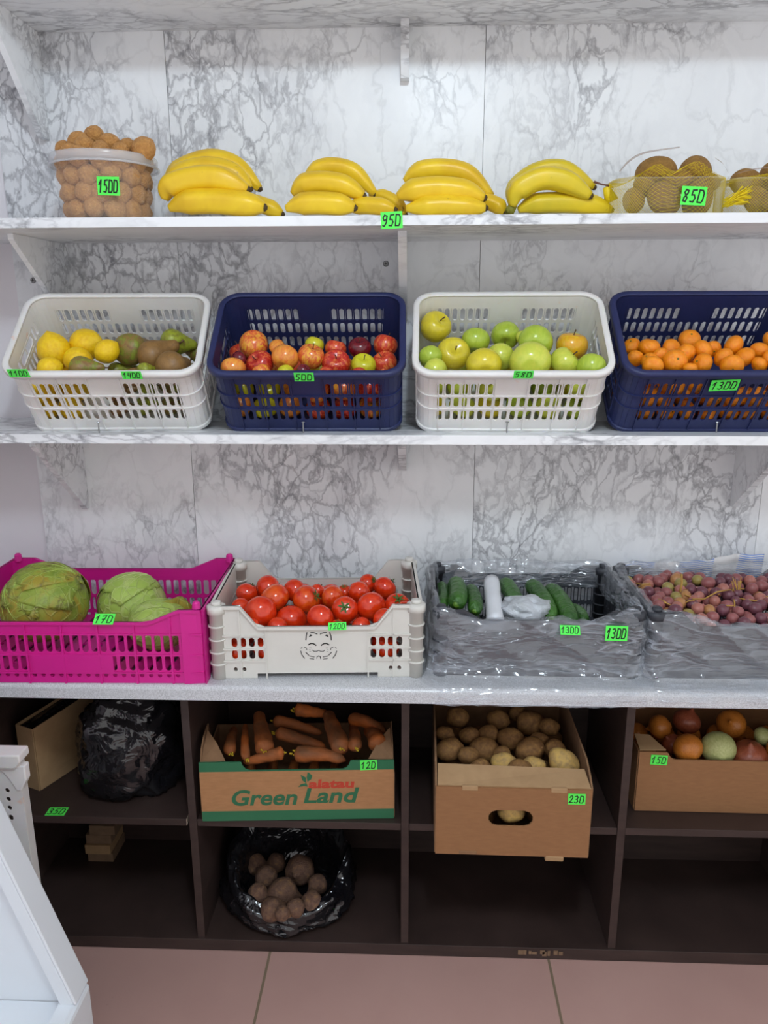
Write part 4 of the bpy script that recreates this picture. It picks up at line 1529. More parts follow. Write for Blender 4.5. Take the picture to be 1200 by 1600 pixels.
    # corner posts
    for sx, sy in ((-1, 0), (1, 0), (1, 1), (-1, 1)):
        cx, cy = (x0 if sx < 0 else x1), (Dp if sy else 0)
        p = MB()
        if style == 'pink':
            ix, iy = -sx * .042, (.030 if not sy else -.030)
            p.prism([(cx, cy, 0), (cx + ix, cy + (-.006 if not sy else .006), 0), (cx + ix, cy + (.004 if not sy else -.004), 0), (cx + ix * .2, cy + iy * .3, 0), (cx - ix * .05, cy + iy, 0), (cx + sx * .005, cy + iy, 0), (cx + sx * .005, cy + (-.006 if not sy else .006), 0)], (0, 0, hc - .001))
            p.tube([(cx + ix * .25, cy + iy * .3, hc - .004), (cx + ix * .25, cy + iy * .3, hc + .012), (cx + ix * .25, cy + iy * .3, hc + .015)], [.010, .008, .005], 10)
        else:
            q = (cx - sx * .006, cy + (.006 if not sy else -.006))
            p.tube([(q[0], q[1], .0), (q[0], q[1], hc - .018), (q[0], q[1], hc - .0175), (q[0], q[1], hc - .001), (q[0], q[1], hc), (q[0], q[1], hc + .0005)], [.0155, .016, .020, .020, .014, .013], 16)
            p.tube([(q[0], q[1], hc), (q[0], q[1], hc + .008), (q[0], q[1], hc + .0085)], [.011, .010, .006], 14)
            for v in (.2, .36, .535, .715):
                p.tube([(q[0], q[1], hc * v), (q[0], q[1], hc * v + .003)], .019, 14)
        p.build('corner_post', m, t, style != 'pink')
    return t


PYW = math.radians(1.2)
PK = counter_crate('vegetable_crate', 'bright magenta plastic crate with three cabbages', (-.698, -.062, CT + .0005), PYW, .55, .345, .165, .138, M['pink_plastic'], 'pink')
PKM = Matrix.Translation((-.698, -.062, CT + .0005)) @ Matrix.Rotation(PYW, 4, 'Z')
TY = .055
TP = V((-.188, -.022, CT + .0005))
TC = counter_crate('vegetable_crate', 'off-white plastic crate with a cat face, full of tomatoes', TP, TY, .432, .30, .165, .118, M['cream_plastic'], 'cream')
TM = Matrix.Translation(TP) @ Matrix.Rotation(TY, 4, 'Z')
# cut the notch under the front wall by lifting its middle: skirt feet instead
G3 = counter_crate('vegetable_crate', 'dark grey crate of cucumbers inside a clear plastic bag', (.279, -.002, CT + .0005), 0, .42, .30, .150, .128, M['grey_plastic'], 'grey')
G4 = counter_crate('vegetable_crate', 'dark grey crate of grapes inside a clear plastic bag, cut by the right edge', (.735, -.002, CT + .0005), 0, .43, .30, .150, .118, M['grey_plastic'], 'grey')

# cat emblem cut in the front of the tomato crate (drawn in zoom pixels: origin (440,880), scale 8.89)
P0, n = TM @ V((0, -.0022, .06)), (TM.to_3x3() @ V((0, -1, 0))).normalized()
Ti = TM.inverted()


def cat(mb, pts, w):
    P = [Ti @ on_plane(440 + x / 8.89, 880 + y / 8.89, P0, n) for x, y in pts]
    ribbon(mb, [(q.x, q.z) for q in P], w * 1.55, Matrix.Translation((0, -.0021, 0)))


em = MB()
cat(em, [(338, 1065), (342, 1010), (352, 965)], .0014)
cat(em, [(690, 1065), (685, 1010), (668, 965)], .0014)
for s in (1, -1):
    X = lambda x: 515 + s * (x - 515)
    cat(em, [(X(405), 962), (X(450), 968), (X(495), 985)], .0012)
    cat(em, [(X(372), 1133), (X(405), 1115), (X(440), 1116), (X(478), 1140)], .0017)
    cat(em, [(X(430), 1208), (X(455), 1226), (X(485), 1224), (X(515), 1212)], .0009)
    cat(em, [(X(385), 1178), (X(415), 1180)], .0006)
    cat(em, [(X(380), 1205), (X(402), 1205)], .0006)
    cat(em, [(X(385), 1232), (X(402), 1228)], .0006)
    cat(em, [(X(268), 1185), (X(285), 1168)], .0008)
    cat(em, [(X(315), 1165), (X(345), 1180), (X(350), 1205)], .0009)
    cat(em, [(X(265), 1218), (X(280), 1270), (X(318), 1320)], .0011)
    cat(em, [(X(338), 1240), (X(375), 1276)], .0012)
    cat(em, [(X(385), 1288), (X(455), 1302)], .0010)
    cat(em, [(X(390), 1322), (X(450), 1334)], .0009)
cat(em, [(490, 1325), (493, 1298), (515, 1288), (538, 1298), (540, 1325)], .0010)
for s in (1, -1):
    X = lambda x: 515 + s * (x - 515)
    q = [Ti @ on_plane(440 + x / 8.89, 880 + y / 8.89, P0, n) for x, y in ((X(375), 1030), (X(400), 985), (X(430), 1005))]
    em.add([V((p.x, -.00235, p.z)) for p in q], [(0, 1, 2)])
tag(em.build('cat_face_emblem', M['black_hole'], TC), 'smiling cat face cut into the crate front')

# cabbages
random.seed(21)


def cabbage(label, c, R, m, seed, leaves, squash=.92):
    t = thing('cabbage', label, 'cabbage', c, (random.uniform(-.3, .3), random.uniform(-.3, .3), random.uniform(0, 6)), 'cabbages in the magenta crate')

    def f(u, v):
        p = sph(PI * v, u)
        q = 1 + .035 * nz(p, 1.6, seed) + .012 * nz(p, 5, seed)
        return p.x * R * q, p.y * R * q, p.z * R * q * squash
    mesh('head', *surf(40, 28, f), m, t)
    for k in range(leaves):
        ax = Euler((random.uniform(-1, 1) + .2, random.uniform(-1, 1), 2 * PI * k / leaves), 'XYZ').to_matrix()
        ext = random.uniform(1.1, 1.7)
        vs, fs = [], []
        nu, nv = 26, 12
        rib = MB()

        def LP(s, q, off=0):
            # leaf patch: s -1..1 across, q 0..1 from base to edge
            wav = .06 * math.sin(6 * s + k) + .05 * math.sin(13 * s + 2 * k) + .03 * math.sin(29 * s)
            th = .15 + q * (ext + wav)
            ph = s * (1.15 - .25 * q)
            d = ax @ V((math.sin(th) * math.cos(ph), math.sin(th) * math.sin(ph), math.cos(th)))
            q_ = 1.012 + .010 * k + off + .018 * q ** 5 + .008 * math.sin(9 * s + k) * q * q + .022 * nz(d, 3, k + seed)
            return V((d.x * R * q_, d.y * R * q_, d.z * R * q_ * squash))
        for j in range(nv + 1):
            for i in range(nu + 1):
                vs.append(LP(-1 + 2 * i / nu, j / nv))
        fs = [(j * (nu + 1) + i, j * (nu + 1) + i + 1, (j + 1) * (nu + 1) + i + 1, (j + 1) * (nu + 1) + i) for j in range(nv) for i in range(nu)]
        lf = mesh('outer_leaf', vs, fs, m, t)
        solidify(lf, R * .012, 1)
        for s0, s1 in ((0, 0), (.05, .5), (-.05, -.5), (.02, .85), (-.02, -.85)):
            rib.tube([LP(s0 + (s1 - s0) * w_, .04 + w_ * .86, .004) for w_ in lin_sp(0, 1, 8)], [R * (.018 if s1 == 0 else .011) * (1 - .8 * w_) for w_ in lin_sp(0, 1, 8)], 6)
        rib.build('leaf_rib', M['cabbage_vein'] if m is M['cabbage'] else M['cabbage'], lf, True)
    return t


def seat(px, py, y, R, zfloor):
    p = at(px, py, y=y)
    return p


ZF = CT + .0175
R1 = 70 * 1.60 / F_PX
p = at(71, 942, y=.075)
p.z = max(p.z, ZF + R1 * .9)
cabbage('large dark weathered cabbage at the left of the magenta crate', p, R1, M['cabbage_old'], 3, 7, .90)
p = at(206, 950, y=.17)
R2 = 56 * 1.68 / F_PX
p.z = max(p.z, ZF + R2 * .9)
cabbage('pale green round cabbage in the middle of the magenta crate', p, R2, M['cabbage'], 8, 4)
R3 = 50 * 1.62 / F_PX
p = at(248, 975, y=.062)
p.z = max(p.z, ZF + R3 * .74)
c3 = cabbage('smaller cabbage at the front right with a stiff loose leaf', p, R3, M['cabbage'], 14, 3, .78)
c3.rotation_euler = (.2, .1, .3)
# its stiff leaf
bm_ = MB()
P = [(205, 972, .03), (230, 950, .05), (262, 938, .07), (282, 932, .10), (300, 945, .11)]
inv = (Matrix.Translation(c3.location) @ c3.rotation_euler.to_matrix().to_4x4()).inverted()
top = catmull([inv @ at(*a[:2], y=a[2]) for a in P], 14)
bot = catmull([inv @ at(a[0] + 2, a[1] + b_, y=a[2] + .012) for a, b_ in zip(P, (14, 36, 38, 32, 10))], 14)
vs = []
for i, (a, c) in enumerate(zip(top, bot)):
    for j in range(7):
        q = a.lerp(c, j / 6)
        vs.append(q + V((0, -.014 * math.sin(PI * j / 6) + .002 * math.sin(i * 1.3 + j), 0)))
o = mesh('stiff_leaf', vs, [(i * 7 + j, i * 7 + j + 1, i * 7 + 8 + j, i * 7 + 7 + j) for i in range(14) for j in range(6)], M['cabbage_old'], c3)
solidify(o, .0016, 0)
# tag lying on the magenta front rail
p = at(164, 986, y=-.066)
price_tag('170', mat_at(V((p.x, -.064, CT + .1395 + .006)), -.95, 0, PYW) , .042, .026, 'green tag reading 170 on the front rim of the magenta crate')

# tomatoes
TO = [(245, 218, 56, 0), (352, 190, 66, 0), (487, 202, 58, 0), (605, 205, 38, 0), (740, 212, 40, 0), (680, 236, 58, 0), (815, 212, 58, 0), (860, 166, 48, 0), (945, 190, 60, 0),
      (215, 288, 48, 1), (386, 242, 78, 1), (547, 248, 72, 1), (742, 300, 69, 1), (875, 284, 76, 1), (1008, 282, 68, 1), (1045, 300, 44, 1),
      (315, 312, 82, 2), (470, 352, 80, 2), (617, 342, 70, 2), (400, 395, 58, 2), (270, 385, 44, 2), (825, 388, 52, 2), (942, 350, 58, 2), (705, 388, 40, 2)]
DT = {12: (.05, -.8, .55), 11: (.85, -.3, .4), 10: (.5, .0, -.6), 14: (.1, -.5, .85), 4: (0, -.3, 1), 7: (.7, -.4, .5), 17: (-.05, -.65, -.75), 3: (.3, .6, .5), 23: (.1, -.3, 1)}


def box_clamp(Mx, x0, x1, y0, y1, z0):
    Mi = Mx.inverted()

    def f(p, d, R):
        q = Mi @ p
        dl = Mi.to_3x3() @ d
        lo, hi = y0 + R, y1 - R
        if q.y < lo: q = q + dl * ((lo - q.y) / dl.y)
        if q.y > hi: q = q + dl * ((hi - q.y) / dl.y)
        q.x = max(x0 + R, min(x1 - R, q.x))
        q.z = max(z0 + R, q.z)
        return Mx @ q
    return f


CX = [('calyx', 'calyx', M['calyx'])]
L = pile(TO, (310, 860), 3.243, (TM @ V((0, .05, .122)), V((0, -.12, 1)).normalized()), box_clamp(TM, -.212, .212, .004, .296, .018))
lb = rows_label(L, RN, '')
for k, (p, R, it) in enumerate(L):
    d = DT.get(k) or (random.gauss(0, 1), random.uniform(.3, 1), random.gauss(0, .5))
    fruit('tomato', p, R, M['tomato_orange' if k in (10, 11, 5) else 'tomato'], 'ripe red tomato in the off-white cat crate, ' + lb[id(it)], 'tomato', 'tomatoes in the cat crate', d=d, extra=CX)
out = []
for z in (.02, .066):
    for y in (.006, .07, .135, .2):
        x = -.208
        while x < .16:
            R = .0315
            q = TM @ V((x + R, y + R, z + R))
            if all((q - e[0]).length > (e[1] + R) * .88 for e in L): out.append(q)
            x += .0645
for q in out:
    fruit('tomato', q, .0312, M['tomato'], 'tomato in a lower layer, seen only through the slots of the cat crate', 'tomato', 'tomatoes in the lower layers', extra=CX)
p = at(527, 982, y=-.03)
q = TM.inverted() @ p
price_tag('1200', TM @ Matrix.Translation((q.x, -.007, .1195)) @ Matrix.Rotation(-.85, 4, 'X') @ Matrix.Rotation(-.03, 4, 'Y'), .038, .018, 'green tag reading 1200 on the tomato crate rim above the cat face')


# ------------------------------------------------------------------ clear bags over the grey crates
def crate_bag(label, cx, cy0, W, Dp, zt_f, zb, front_out, seed, hang):
    t = thing('plastic_bag', label, 'plastic bag', (cx, cy0, CT), (0, 0, 0), 'clear bags over grey crates')
    ring = []
    for q in range(4):
        pass
    base = rrect(W / 2 + .004, Dp / 2 + .004, .02, 7)
    # resample evenly
    pts = [V((x, y + Dp / 2, 0)) for x, y, _, _ in base]
    nor = [V((nx, ny, 0)) for _, _, nx, ny in base]
    R, N = [], []
    n = len(pts)
    for i in range(n):
        j = (i + 1) % n
        ln = (pts[j] - pts[i]).length
        m_ = max(1, int(ln / .007))
        for k in range(m_):
            R.append(pts[i].lerp(pts[j], k / m_))
            N.append(nor[i].lerp(nor[j], k / m_).normalized())
    S = 44
    vs, fs = [], []
    for i, (p, nn) in enumerate(zip(R, N)):
        zt = zt_f(p.x, p.y)
        fr = max(0, -nn.y)
        fo = front_out * fr
        sect = [(-.020, zt - .055), (-.016, zt - .03), (-.012, zt - .006), (-.004, zt + .009), (.008, zt + .004), (.012, zt - .02), (.013, zt * .55 + zb * .45), (.015, .030), (.018 + fo * .25, .012), (.024 + fo * .6, .006)]
        if fr > .5: sect += [(.024 + fo, .0045), (.032 + fo, -.006 - hang * .3), (.034 + fo, -.012 - hang)]
        else: sect += [(.025 + fo, .0045), (.026 + fo, .0044), (.027 + fo, .0043)]
        # resample the section
        cum = [0]
        for a, c in zip(sect, sect[1:]): cum.append(cum[-1] + math.hypot(c[0] - a[0], c[1] - a[1]))
        for k in range(S):
            s = cum[-1] * k / (S - 1)
            q = max(j for j in range(len(cum)) if cum[j] <= s + 1e-9)
            q = min(q, len(sect) - 2)
            f = (s - cum[q]) / max(1e-6, cum[q + 1] - cum[q])
            o_, z = sect[q][0] + (sect[q + 1][0] - sect[q][0]) * f, sect[q][1] + (sect[q + 1][1] - sect[q][1]) * f
            w = p + nn * o_ + V((0, 0, z))
            # long diagonal folds
            dgl = w.x * .55 + w.z * .83
            r1 = 1 - abs(noise.noise(V((dgl * 14, (w.x * .83 - w.z * .55) * 4 + w.y * 5, seed))))
            r2 = 1 - abs(noise.noise(V(((w.x - w.z * .6) * 26 + w.y * 20, w.z * 7, seed + 5))))
            amp = .010 if z > .012 else .004
            dsp = (r1 ** 5 - .25) * amp + (r2 ** 6 - .15) * amp * .7
            dsp = max(dsp, -.004)
            w += nn * dsp
            if z > zt - .02: w.z += .010 * noise.noise(V((w.x * 22, w.y * 22, seed))) + .004 * noise.noise(V((w.x * 60, w.y * 60, seed)))
            vs.append(w)
    n = len(R)
    for i in range(n):
        j = (i + 1) % n
        for k in range(S - 1):
            fs.append((i * S + k, j * S + k, j * S + k + 1, i * S + k + 1))
    mesh('bag_film', vs, fs, M['bag_clear'], t)
    return t


def zt3(x, y):
    h = .151
    if y < .03: h = .128 + .022 * min(1, max(0, (abs(x) - .12) / .08))
    return h + (.004 if y > .25 else 0)


def zt4(x, y):
    h = .151
    if y < .03: h = .120 + .030 * min(1, max(0, (-x - .06) / .13)) + .012 * min(1, max(0, (x - .03) / .05))
    return h + (.004 if y > .25 else 0)


crate_bag('clear crinkled bag pulled over the grey cucumber crate', .279, -.002, .42, .30, zt3, .02, .036, 1.3, .020)
crate_bag('clear crinkled bag pulled over the grey grape crate at the right', .735, -.002, .43, .30, zt4, .02, .036, 7.7, .012)

# cucumbers
CU = [(690, 949, .06, 689, 914, .22, 10, 'thin cucumber against the left side of the bagged crate'), (713, 946, .05, 711, 910, .21, 15, 'thick cucumber with a pale yellow tip, second from left'), (742, 956, .05, 733, 920, .20, 12.5, 'cucumber left of the white roll'),
      (808, 958, .07, 787, 910, .24, 14.5, 'cucumber right of the white roll, partly under the white bag'), (862, 968, .05, 828, 912, .24, 14.5, 'long cucumber in the middle of the three at the right'), (893, 977, .03, 858, 919, .22, 15.5, 'long cucumber lying nearest the 1300 tag'), (912, 972, .05, 893, 950, .16, 10, 'short cucumber at the right end, half hidden')]
for px, py, y0, qx, qy, y1, r, lbl in CU:
    a, c = at(px, py, y=y0), at(qx, qy, y=y1)
    R = r * 1.62 / F_PX
    a.z, c.z = max(a.z, CT + .03 + R), max(c.z, CT + .03 + R)
    d = (c - a)
    t = thing('cucumber', lbl, 'cucumber', a, (0, 0, 0), 'cucumbers in the bagged crate')
    n = 22
    path, rad = [], []
    for i in range(n + 1):
        s = i / n
        path.append(d * s + V((.006 * math.sin(PI * s), 0, .004 * math.sin(PI * s))))
        rad.append(R * (math.sqrt(max(.02, 1 - ((.16 - s) / .16) ** 2)) if s < .16 else math.sqrt(max(.02, 1 - ((s - .86) / .145) ** 2)) if s > .86 else 1) * (1 + .02 * math.sin(s * 40)))
    MB().tube(path, rad, 22, True, lambda an: 1 + .03 * math.cos(8 * an)).build('skin', M['cucumber'], t, True)
    e = d.normalized()
    MB().tube([e * -.0008, e * .001, e * .004], [R * .10, R * .28, R * .44], 14).build('blossom_end', M['cucumber_tip'], t, True)
# cucumbers under them
for k, (x, z) in enumerate(((.11, .03), (.16, .032), (.21, .03), (.26, .03), (.31, .032), (.36, .03), (.41, .03))):
    o = MB().tube([(0, s * .22, 0) for s in lin_sp(0, 1, 10)], [.019 * math.sqrt(max(.05, 1 - (2 * s - 1) ** 6)) for s in lin_sp(0, 1, 10)], 14, True).build('cucumber', M['cucumber'], None, True, loc=(x, .04, CT + .020 + .02))
    tag(o, 'cucumber at the bottom of the bagged crate, hidden under the others', 'cucumber', 'cucumbers at the crate bottom')
# roll of bags and loose white bag
a, c = at(774, 974, y=.02), at(768, 908, y=.20)
t = thing('bag_roll', 'white roll of thin bags lying across the cucumbers', 'bag roll', a)
d = c - a
R = 14 * 1.6 / F_PX
MB().tube([d * s for s in lin_sp(0, 1, 10)], [R * (1 + .03 * math.sin(s * 17)) for s in lin_sp(0, 1, 10)], 24).build('rolled_film', M['roll_white'], t, True)
e = d.normalized()
MB().tube([e * -.0015, e * .002], [R * .42, R * .42], 16).build('core', M['bag_white'], t, True)
cpt = at(822, 950, y=.085)
t = MB()
vs, fs = surf(36, 18, lambda u, v: (lambda p, q: (p.x * .058 * q, p.y * .045 * q, p.z * .026 * q))(sph(PI * v, u), 1 + .28 * nz(sph(PI * v, u), 2.2, 4) + .16 * nz(sph(PI * v, u), 5, 2)))
o = mesh('loose_bag', vs, fs, M['bag_white'], None, True, cpt)
tag(o, 'crumpled translucent white bag lying on the cucumbers', 'plastic bag')
p = at(889, 981, y=-.012)
price_tag('1300', mat_at(V((p.x, -.024, p.z)), -.75, .02, 0), .041, .021, 'green tag reading 1300 on the front edge of the cucumber crate')
p = at(963, 989, y=-.028)
price_tag('1300', mat_at(V((p.x, -.030, p.z)), -.1, .03, .04), .046, .032, 'green tag reading 1300 stuck at the right corner of the cucumber bag')

# grapes
random.seed(33)
gx0, gx1 = .535, .925
zg = CT + .128


def gz(x, y):
    return zg + .012 * nz((x, y, 0), 9, 2) + .016 * math.exp(-((x - .70) / .06) ** 2 - ((y - .20) / .07) ** 2) - .006 * (y < .05)


gp = []
tries = 0
while tries < 9000 and len(gp) < 420:
    tries += 1
    x, y = random.uniform(gx0, gx1), random.uniform(.018, .282)
    z = gz(x, y) - random.choice((0, 0, .015))
    r = random.uniform(.0124, .0146)
    p = V((x, y, z))
    if all((p - q[0]).length > (r + q[1]) * .86 for q in gp): gp.append((p, r))
bounds = [gx0, .60, .665, .73, .795, .86, gx1 + .01]
vs, fs = surf(14, 10, lambda u, v: (lambda p: (p.x, p.y, p.z * 1.12))(sph(PI * v, u)))
gme = mesh_data('grape', vs, fs)
gme.materials.append(GR[0])
NB = ['leftmost bunch of rosy grapes by the crate corner', 'second bunch of grapes, with greenish berries and an upright brown stalk', 'third bunch of grapes with a long bare branching stalk', 'dark purple bunch of grapes at the top of the heap', 'bunch of grapes with a tuft of pale stalks', 'bunch of grapes cut by the right edge of the photo']
for k in range(6):
    sel = [g for g in gp if bounds[k] <= g[0].x < bounds[k + 1]]
    sel.sort(key=lambda g: depth(g[0]))
    c = V((sum(g[0].x for g in sel) / len(sel), .15, zg - .03))
    t = thing('grape_bunch', NB[k], 'grapes', c, (0, 0, 0), 'bunches of grapes in the bagged crate')
    for p, r in sel[:98]:
        wts = [(.5, .25, .2, .03, .02), (.3, .1, .3, .15, .15), (.45, .3, .15, .08, .02), (.3, .6, .05, .05, 0), (.45, .3, .15, .1, 0), (.4, .4, .1, .1, 0)][k]
        m = random.choices(GR, wts)[0]
        o = link('grape', gme, m, t, p - c)
        o.scale = (r, r, r)
        o.rotation_euler = (random.uniform(0, 3), random.uniform(0, 3), 0)
    stalks = []
    for q in range(5):
        a = V((random.uniform(-.025, .025), random.uniform(-.09, .07), .034))
        b_ = a + V((random.uniform(-.03, .03), random.uniform(-.03, .03), random.uniform(.006, .013)))
        stalks.append(([a, (a + b_) / 2 + V((0, 0, .003)), b_], [.0014, .0018, .0012]))
    if k == 1:
        p0, p1 = at(1063, 925, y=.14) - c, at(1065, 897, y=.15) - c
        stalks.append(([p0, p0.lerp(p1, .5) + V((.002, 0, 0)), p1], [.003, .0025, .003]))
    if k == 4:
        for q in range(9):
            p0 = at(1152, 938, y=.15) - c
            p1 = at(1150 + random.uniform(-8, 10), 905 + random.uniform(-4, 6), y=.16) - c
            stalks.append(([p0, p0.lerp(p1, .5) + V((random.uniform(-.004, .004), 0, 0)), p1], [.0011] * 3))
    if k == 2:
        stalks.append(([at(x, y, y=yy) - c for x, y, yy in ((1082, 936, .09), (1100, 936, .10), (1120, 925, .12), (1142, 921, .14))], [.0018, .0016, .002, .0014]))
    for pth, rd in stalks:
        MB().tube(pth, rd, 5).build('stalk', M['grape_stem'], t, True)
# striped wrapper behind the grapes
m, nt, b = new_mat('blue_striped_wrapper')
tc = coords(nt, rnd=False)
sp = nt.nodes.new('ShaderNodeSeparateXYZ')
nt.links.new(tc, sp.inputs[0])
stripe = ramp(nt, math_n(nt, 'FRACT', math_n(nt, 'MULTIPLY', sp.outputs[2], 165.)), [(.40, 0.), (.46, 1.), (.8, 1.), (.86, 0.)])
blocks = ramp(nt, math_n(nt, 'FRACT', math_n(nt, 'MULTIPLY', math_n(nt, 'ADD', sp.outputs[0], .113), 6.9)), [(.0, 1.), (.55, 1.), (.57, 0.)])
nt.links.new(mix(nt, math_n(nt, 'MULTIPLY', stripe, blocks), srgb(222, 220, 220), srgb(96, 140, 214)), b.inputs['Base Color'])
b.inputs['Roughness'].default_value = .3
a, c = at(952, 885, y=.33), at(1195, 866, y=.33)
vs = []
nu, nv = 50, 10
for j in range(nv + 1):
    for i in range(nu + 1):
        u, v = i / nu, j / nv
        x = .0 + (c.x - a.x) * u
        ztop = (a.z - CT) * (1 - u) + (c.z - CT) * u + .004 * math.sin(u * 9)
        vs.append(V((x, .006 * math.sin(u * 21 + v * 4) + .004 * math.sin(u * 47) - .03 * v, .001 + (ztop - .001) * v)))
fs = [(j * (nu + 1) + i, j * (nu + 1) + i + 1, (j + 1) * (nu + 1) + i + 1, (j + 1) * (nu + 1) + i) for j in range(nv) for i in range(nu)]
o = mesh('plastic_wrapper', vs, fs, m, None, True, (a.x, .362, CT))
tag(o, 'white plastic wrapper with blue stripes standing behind the grape crate', 'wrapper')
solidify(o, .0008, 0)


# ------------------------------------------------------------------ cardboard boxes in the cabinet
def wallpoly(name, pts, thick, m, parent, hole=None):
    """flat cardboard wall: pts 3D polygon, solidified"""
    mb = MB()
    mb.add(pts, [list(range(len(pts)))])
    o = mb.build(name, m, parent)
    solidify(o, thick, 0)
    return o


def carton(name, label, pos, yaw, W, Dp, H, front, m_front, m, sideh=None, back=True, group='cardboard boxes in the cabinet'):
    t = thing(name, label, 'box', pos, (0, 0, yaw), group)
    sideh = sideh or H
    mb = MB()
    mb.add([(x, 0, z) for x, z in front], [list(range(len(front)))])
    o = mb.build('front_wall', m_front, t)
    solidify(o, .004, 0)
    wallpoly('side_wall', [(-W / 2, .003, .001), (-W / 2, Dp, .001), (-W / 2, Dp, sideh), (-W / 2, .003, sideh)], .004, m, t)
    wallpoly('side_wall', [(W / 2, .003, .001), (W / 2, Dp, .001), (W / 2, Dp, sideh), (W / 2, .003, sideh)], .004, m, t)
    wallpoly('back_wall', [(-W / 2, Dp, .001), (W / 2, Dp, .001), (W / 2, Dp, sideh), (-W / 2, Dp, sideh)], .004, m, t)
    wallpoly('bottom', [(-W / 2, .003, .003), (W / 2, .003, .003), (W / 2, Dp, .003), (-W / 2, Dp, .003)], .004, m, t)
    return t


# printed carton for carrots
m, nt, b = new_mat('printed_carton')
tc = coords(nt, rnd=False)
sp = nt.nodes.new('ShaderNodeSeparateXYZ')
nt.links.new(tc, sp.inputs[0])
zz = math_n(nt, 'DIVIDE', sp.outputs[2], .16)
kraft = ramp(nt, noise_n(nt, coords(nt, (1, 1, 4), False), 40, 4), [(.3, srgb(162, 116, 76)), (.7, srgb(174, 126, 84))])
band = ramp(nt, zz, [(.165, 1.), (.168, 0.), (.80, 0.), (.803, 1.)])
nt.links.new(mix(nt, band, kraft, srgb(44, 106, 72)), b.inputs['Base Color'])
b.inputs['Roughness'].default_value = .8
M['printed'] = m
GW, GH = .440, .152
fr = [(-GW / 2, .001), (GW / 2, .001), (GW / 2, GH), (.122, GH), (.118, GH - .010), (.112, GH - .018), (.104, GH - .0215), (-.106, GH - .0215), (-.116, GH - .018), (-.122, GH - .010), (-.126, GH), (-GW / 2, GH)]
GP, GYW = V((-.2455, .008, ZM + .0005)), .058
GB = carton('cardboard_box', 'green and brown cardboard box printed Green Land, full of carrots', GP, GYW, GW, .225, GH, fr, M['printed'], M['card_shaded'], .118)
GM = Matrix.Translation(GP) @ Matrix.Rotation(GYW, 4, 'Z')
for s in (-1, 1):
    x = s * (GW / 2 - .003)
    wallpoly('corner_flap', [(x, .006, GH - .005), (x - s * .055, .010, GH - .004), (x - s * .030, .045, GH + .022), (x - s * .004, .075, GH + .038)], .003, M['card_shaded'], GB)
    wallpoly('corner_flap', [(x, .004, GH - .012), (x, .10, GH - .012), (x, .10, GH + .040), (x, .05, GH + .036), (x, .02, GH + .022)], .003, M['card_shaded'], GB)


def text_mesh(s, size, shear, bold, m, parent, loc, squeeze=1, name='printed_lettering'):
    cu = D.curves.new('text', 'FONT')
    cu.body = s
    cu.size = size
    cu.shear = shear
    cu.offset = bold
    cu.extrude = .0002
    cu.resolution_u = 4
    o = D.objects.new('tmp_text', cu)
    COL.objects.link(o)
    dg = bpy.context.evaluated_depsgraph_get()
    dg.update()
    me = D.meshes.new_from_object(o.evaluated_get(dg))
    D.objects.remove(o)
    D.curves.remove(cu)
    me.transform(Matrix.Rotation(PI / 2, 4, 'X') @ Matrix.Diagonal((squeeze, 1, 1, 1)))
    me.materials.clear()
    r = link(name, me, m, parent, loc)
    return r, me


def fit_text(s, x0, x1, z0, hgt, shear, bold, m):
    r, me = text_mesh(s, hgt, shear, bold, m, GB, (0, 0, 0))
    xs_ = [v.co.x for v in me.vertices]
    k = (x1 - x0) / (max(xs_) - min(xs_))
    me.transform(Matrix.Diagonal((k, 1, 1, 1)))
    mn = min(v.co.x for v in me.vertices)
    r.location = (x0 - mn, -.0024, z0)
    return r


gp0, gn = GM @ V((0, -.0024, .05)), (GM.to_3x3() @ V((0, -1, 0))).normalized()
Gi = GM.inverted()


def gl(zx, zy):          # zoom origin (350,1190) scale 5.4545
    q = Gi @ on_plane(350 + zx / 5.4545, 1190 + zy / 5.4545, gp0, gn)
    return q.x, q.z


a, c = gl(70, 375), gl(628, 358)
fit_text('Green', a[0], c[0], (a[1] + c[1]) / 2 - .0005, .055, .22, .0013, M['print_green'])
a, c = gl(678, 352), gl(1155, 338)
fit_text('Land', a[0], c[0], (a[1] + c[1]) / 2 - .0005, .053, .22, .0013, M['print_green'])
a, c = gl(722, 228), gl(1112, 215)
fit_text('alatau', a[0], c[0], (a[1] + c[1]) / 2, .030, .08, .0011, M['print_red'])
lf = MB()
for pts in ([(714, 88), (752, 118), (744, 150), (712, 172), (704, 135)], [(652, 112), (698, 135), (700, 185), (668, 160)], [(632, 218), (655, 192), (702, 182), (715, 212), (680, 208)]):
    P = [gl(*p) for p in pts]
    lf.add([(x, -.0026, z) for x, z in P], [list(range(len(P)))])
lf.build('leaf_print', M['print_green'], GB)
a = gl(1233, 25)
p = GM @ V((gl(1233, 25)[0], 0, 0))
q = Gi @ on_plane(576, 1195, gp0, gn)
price_tag('120', GM @ Matrix.Translation((q.x, -.0032, q.z)) @ Matrix.Rotation(-.03, 4, 'Y'), .038, .025, 'green tag reading 120 on the printed carrot box')

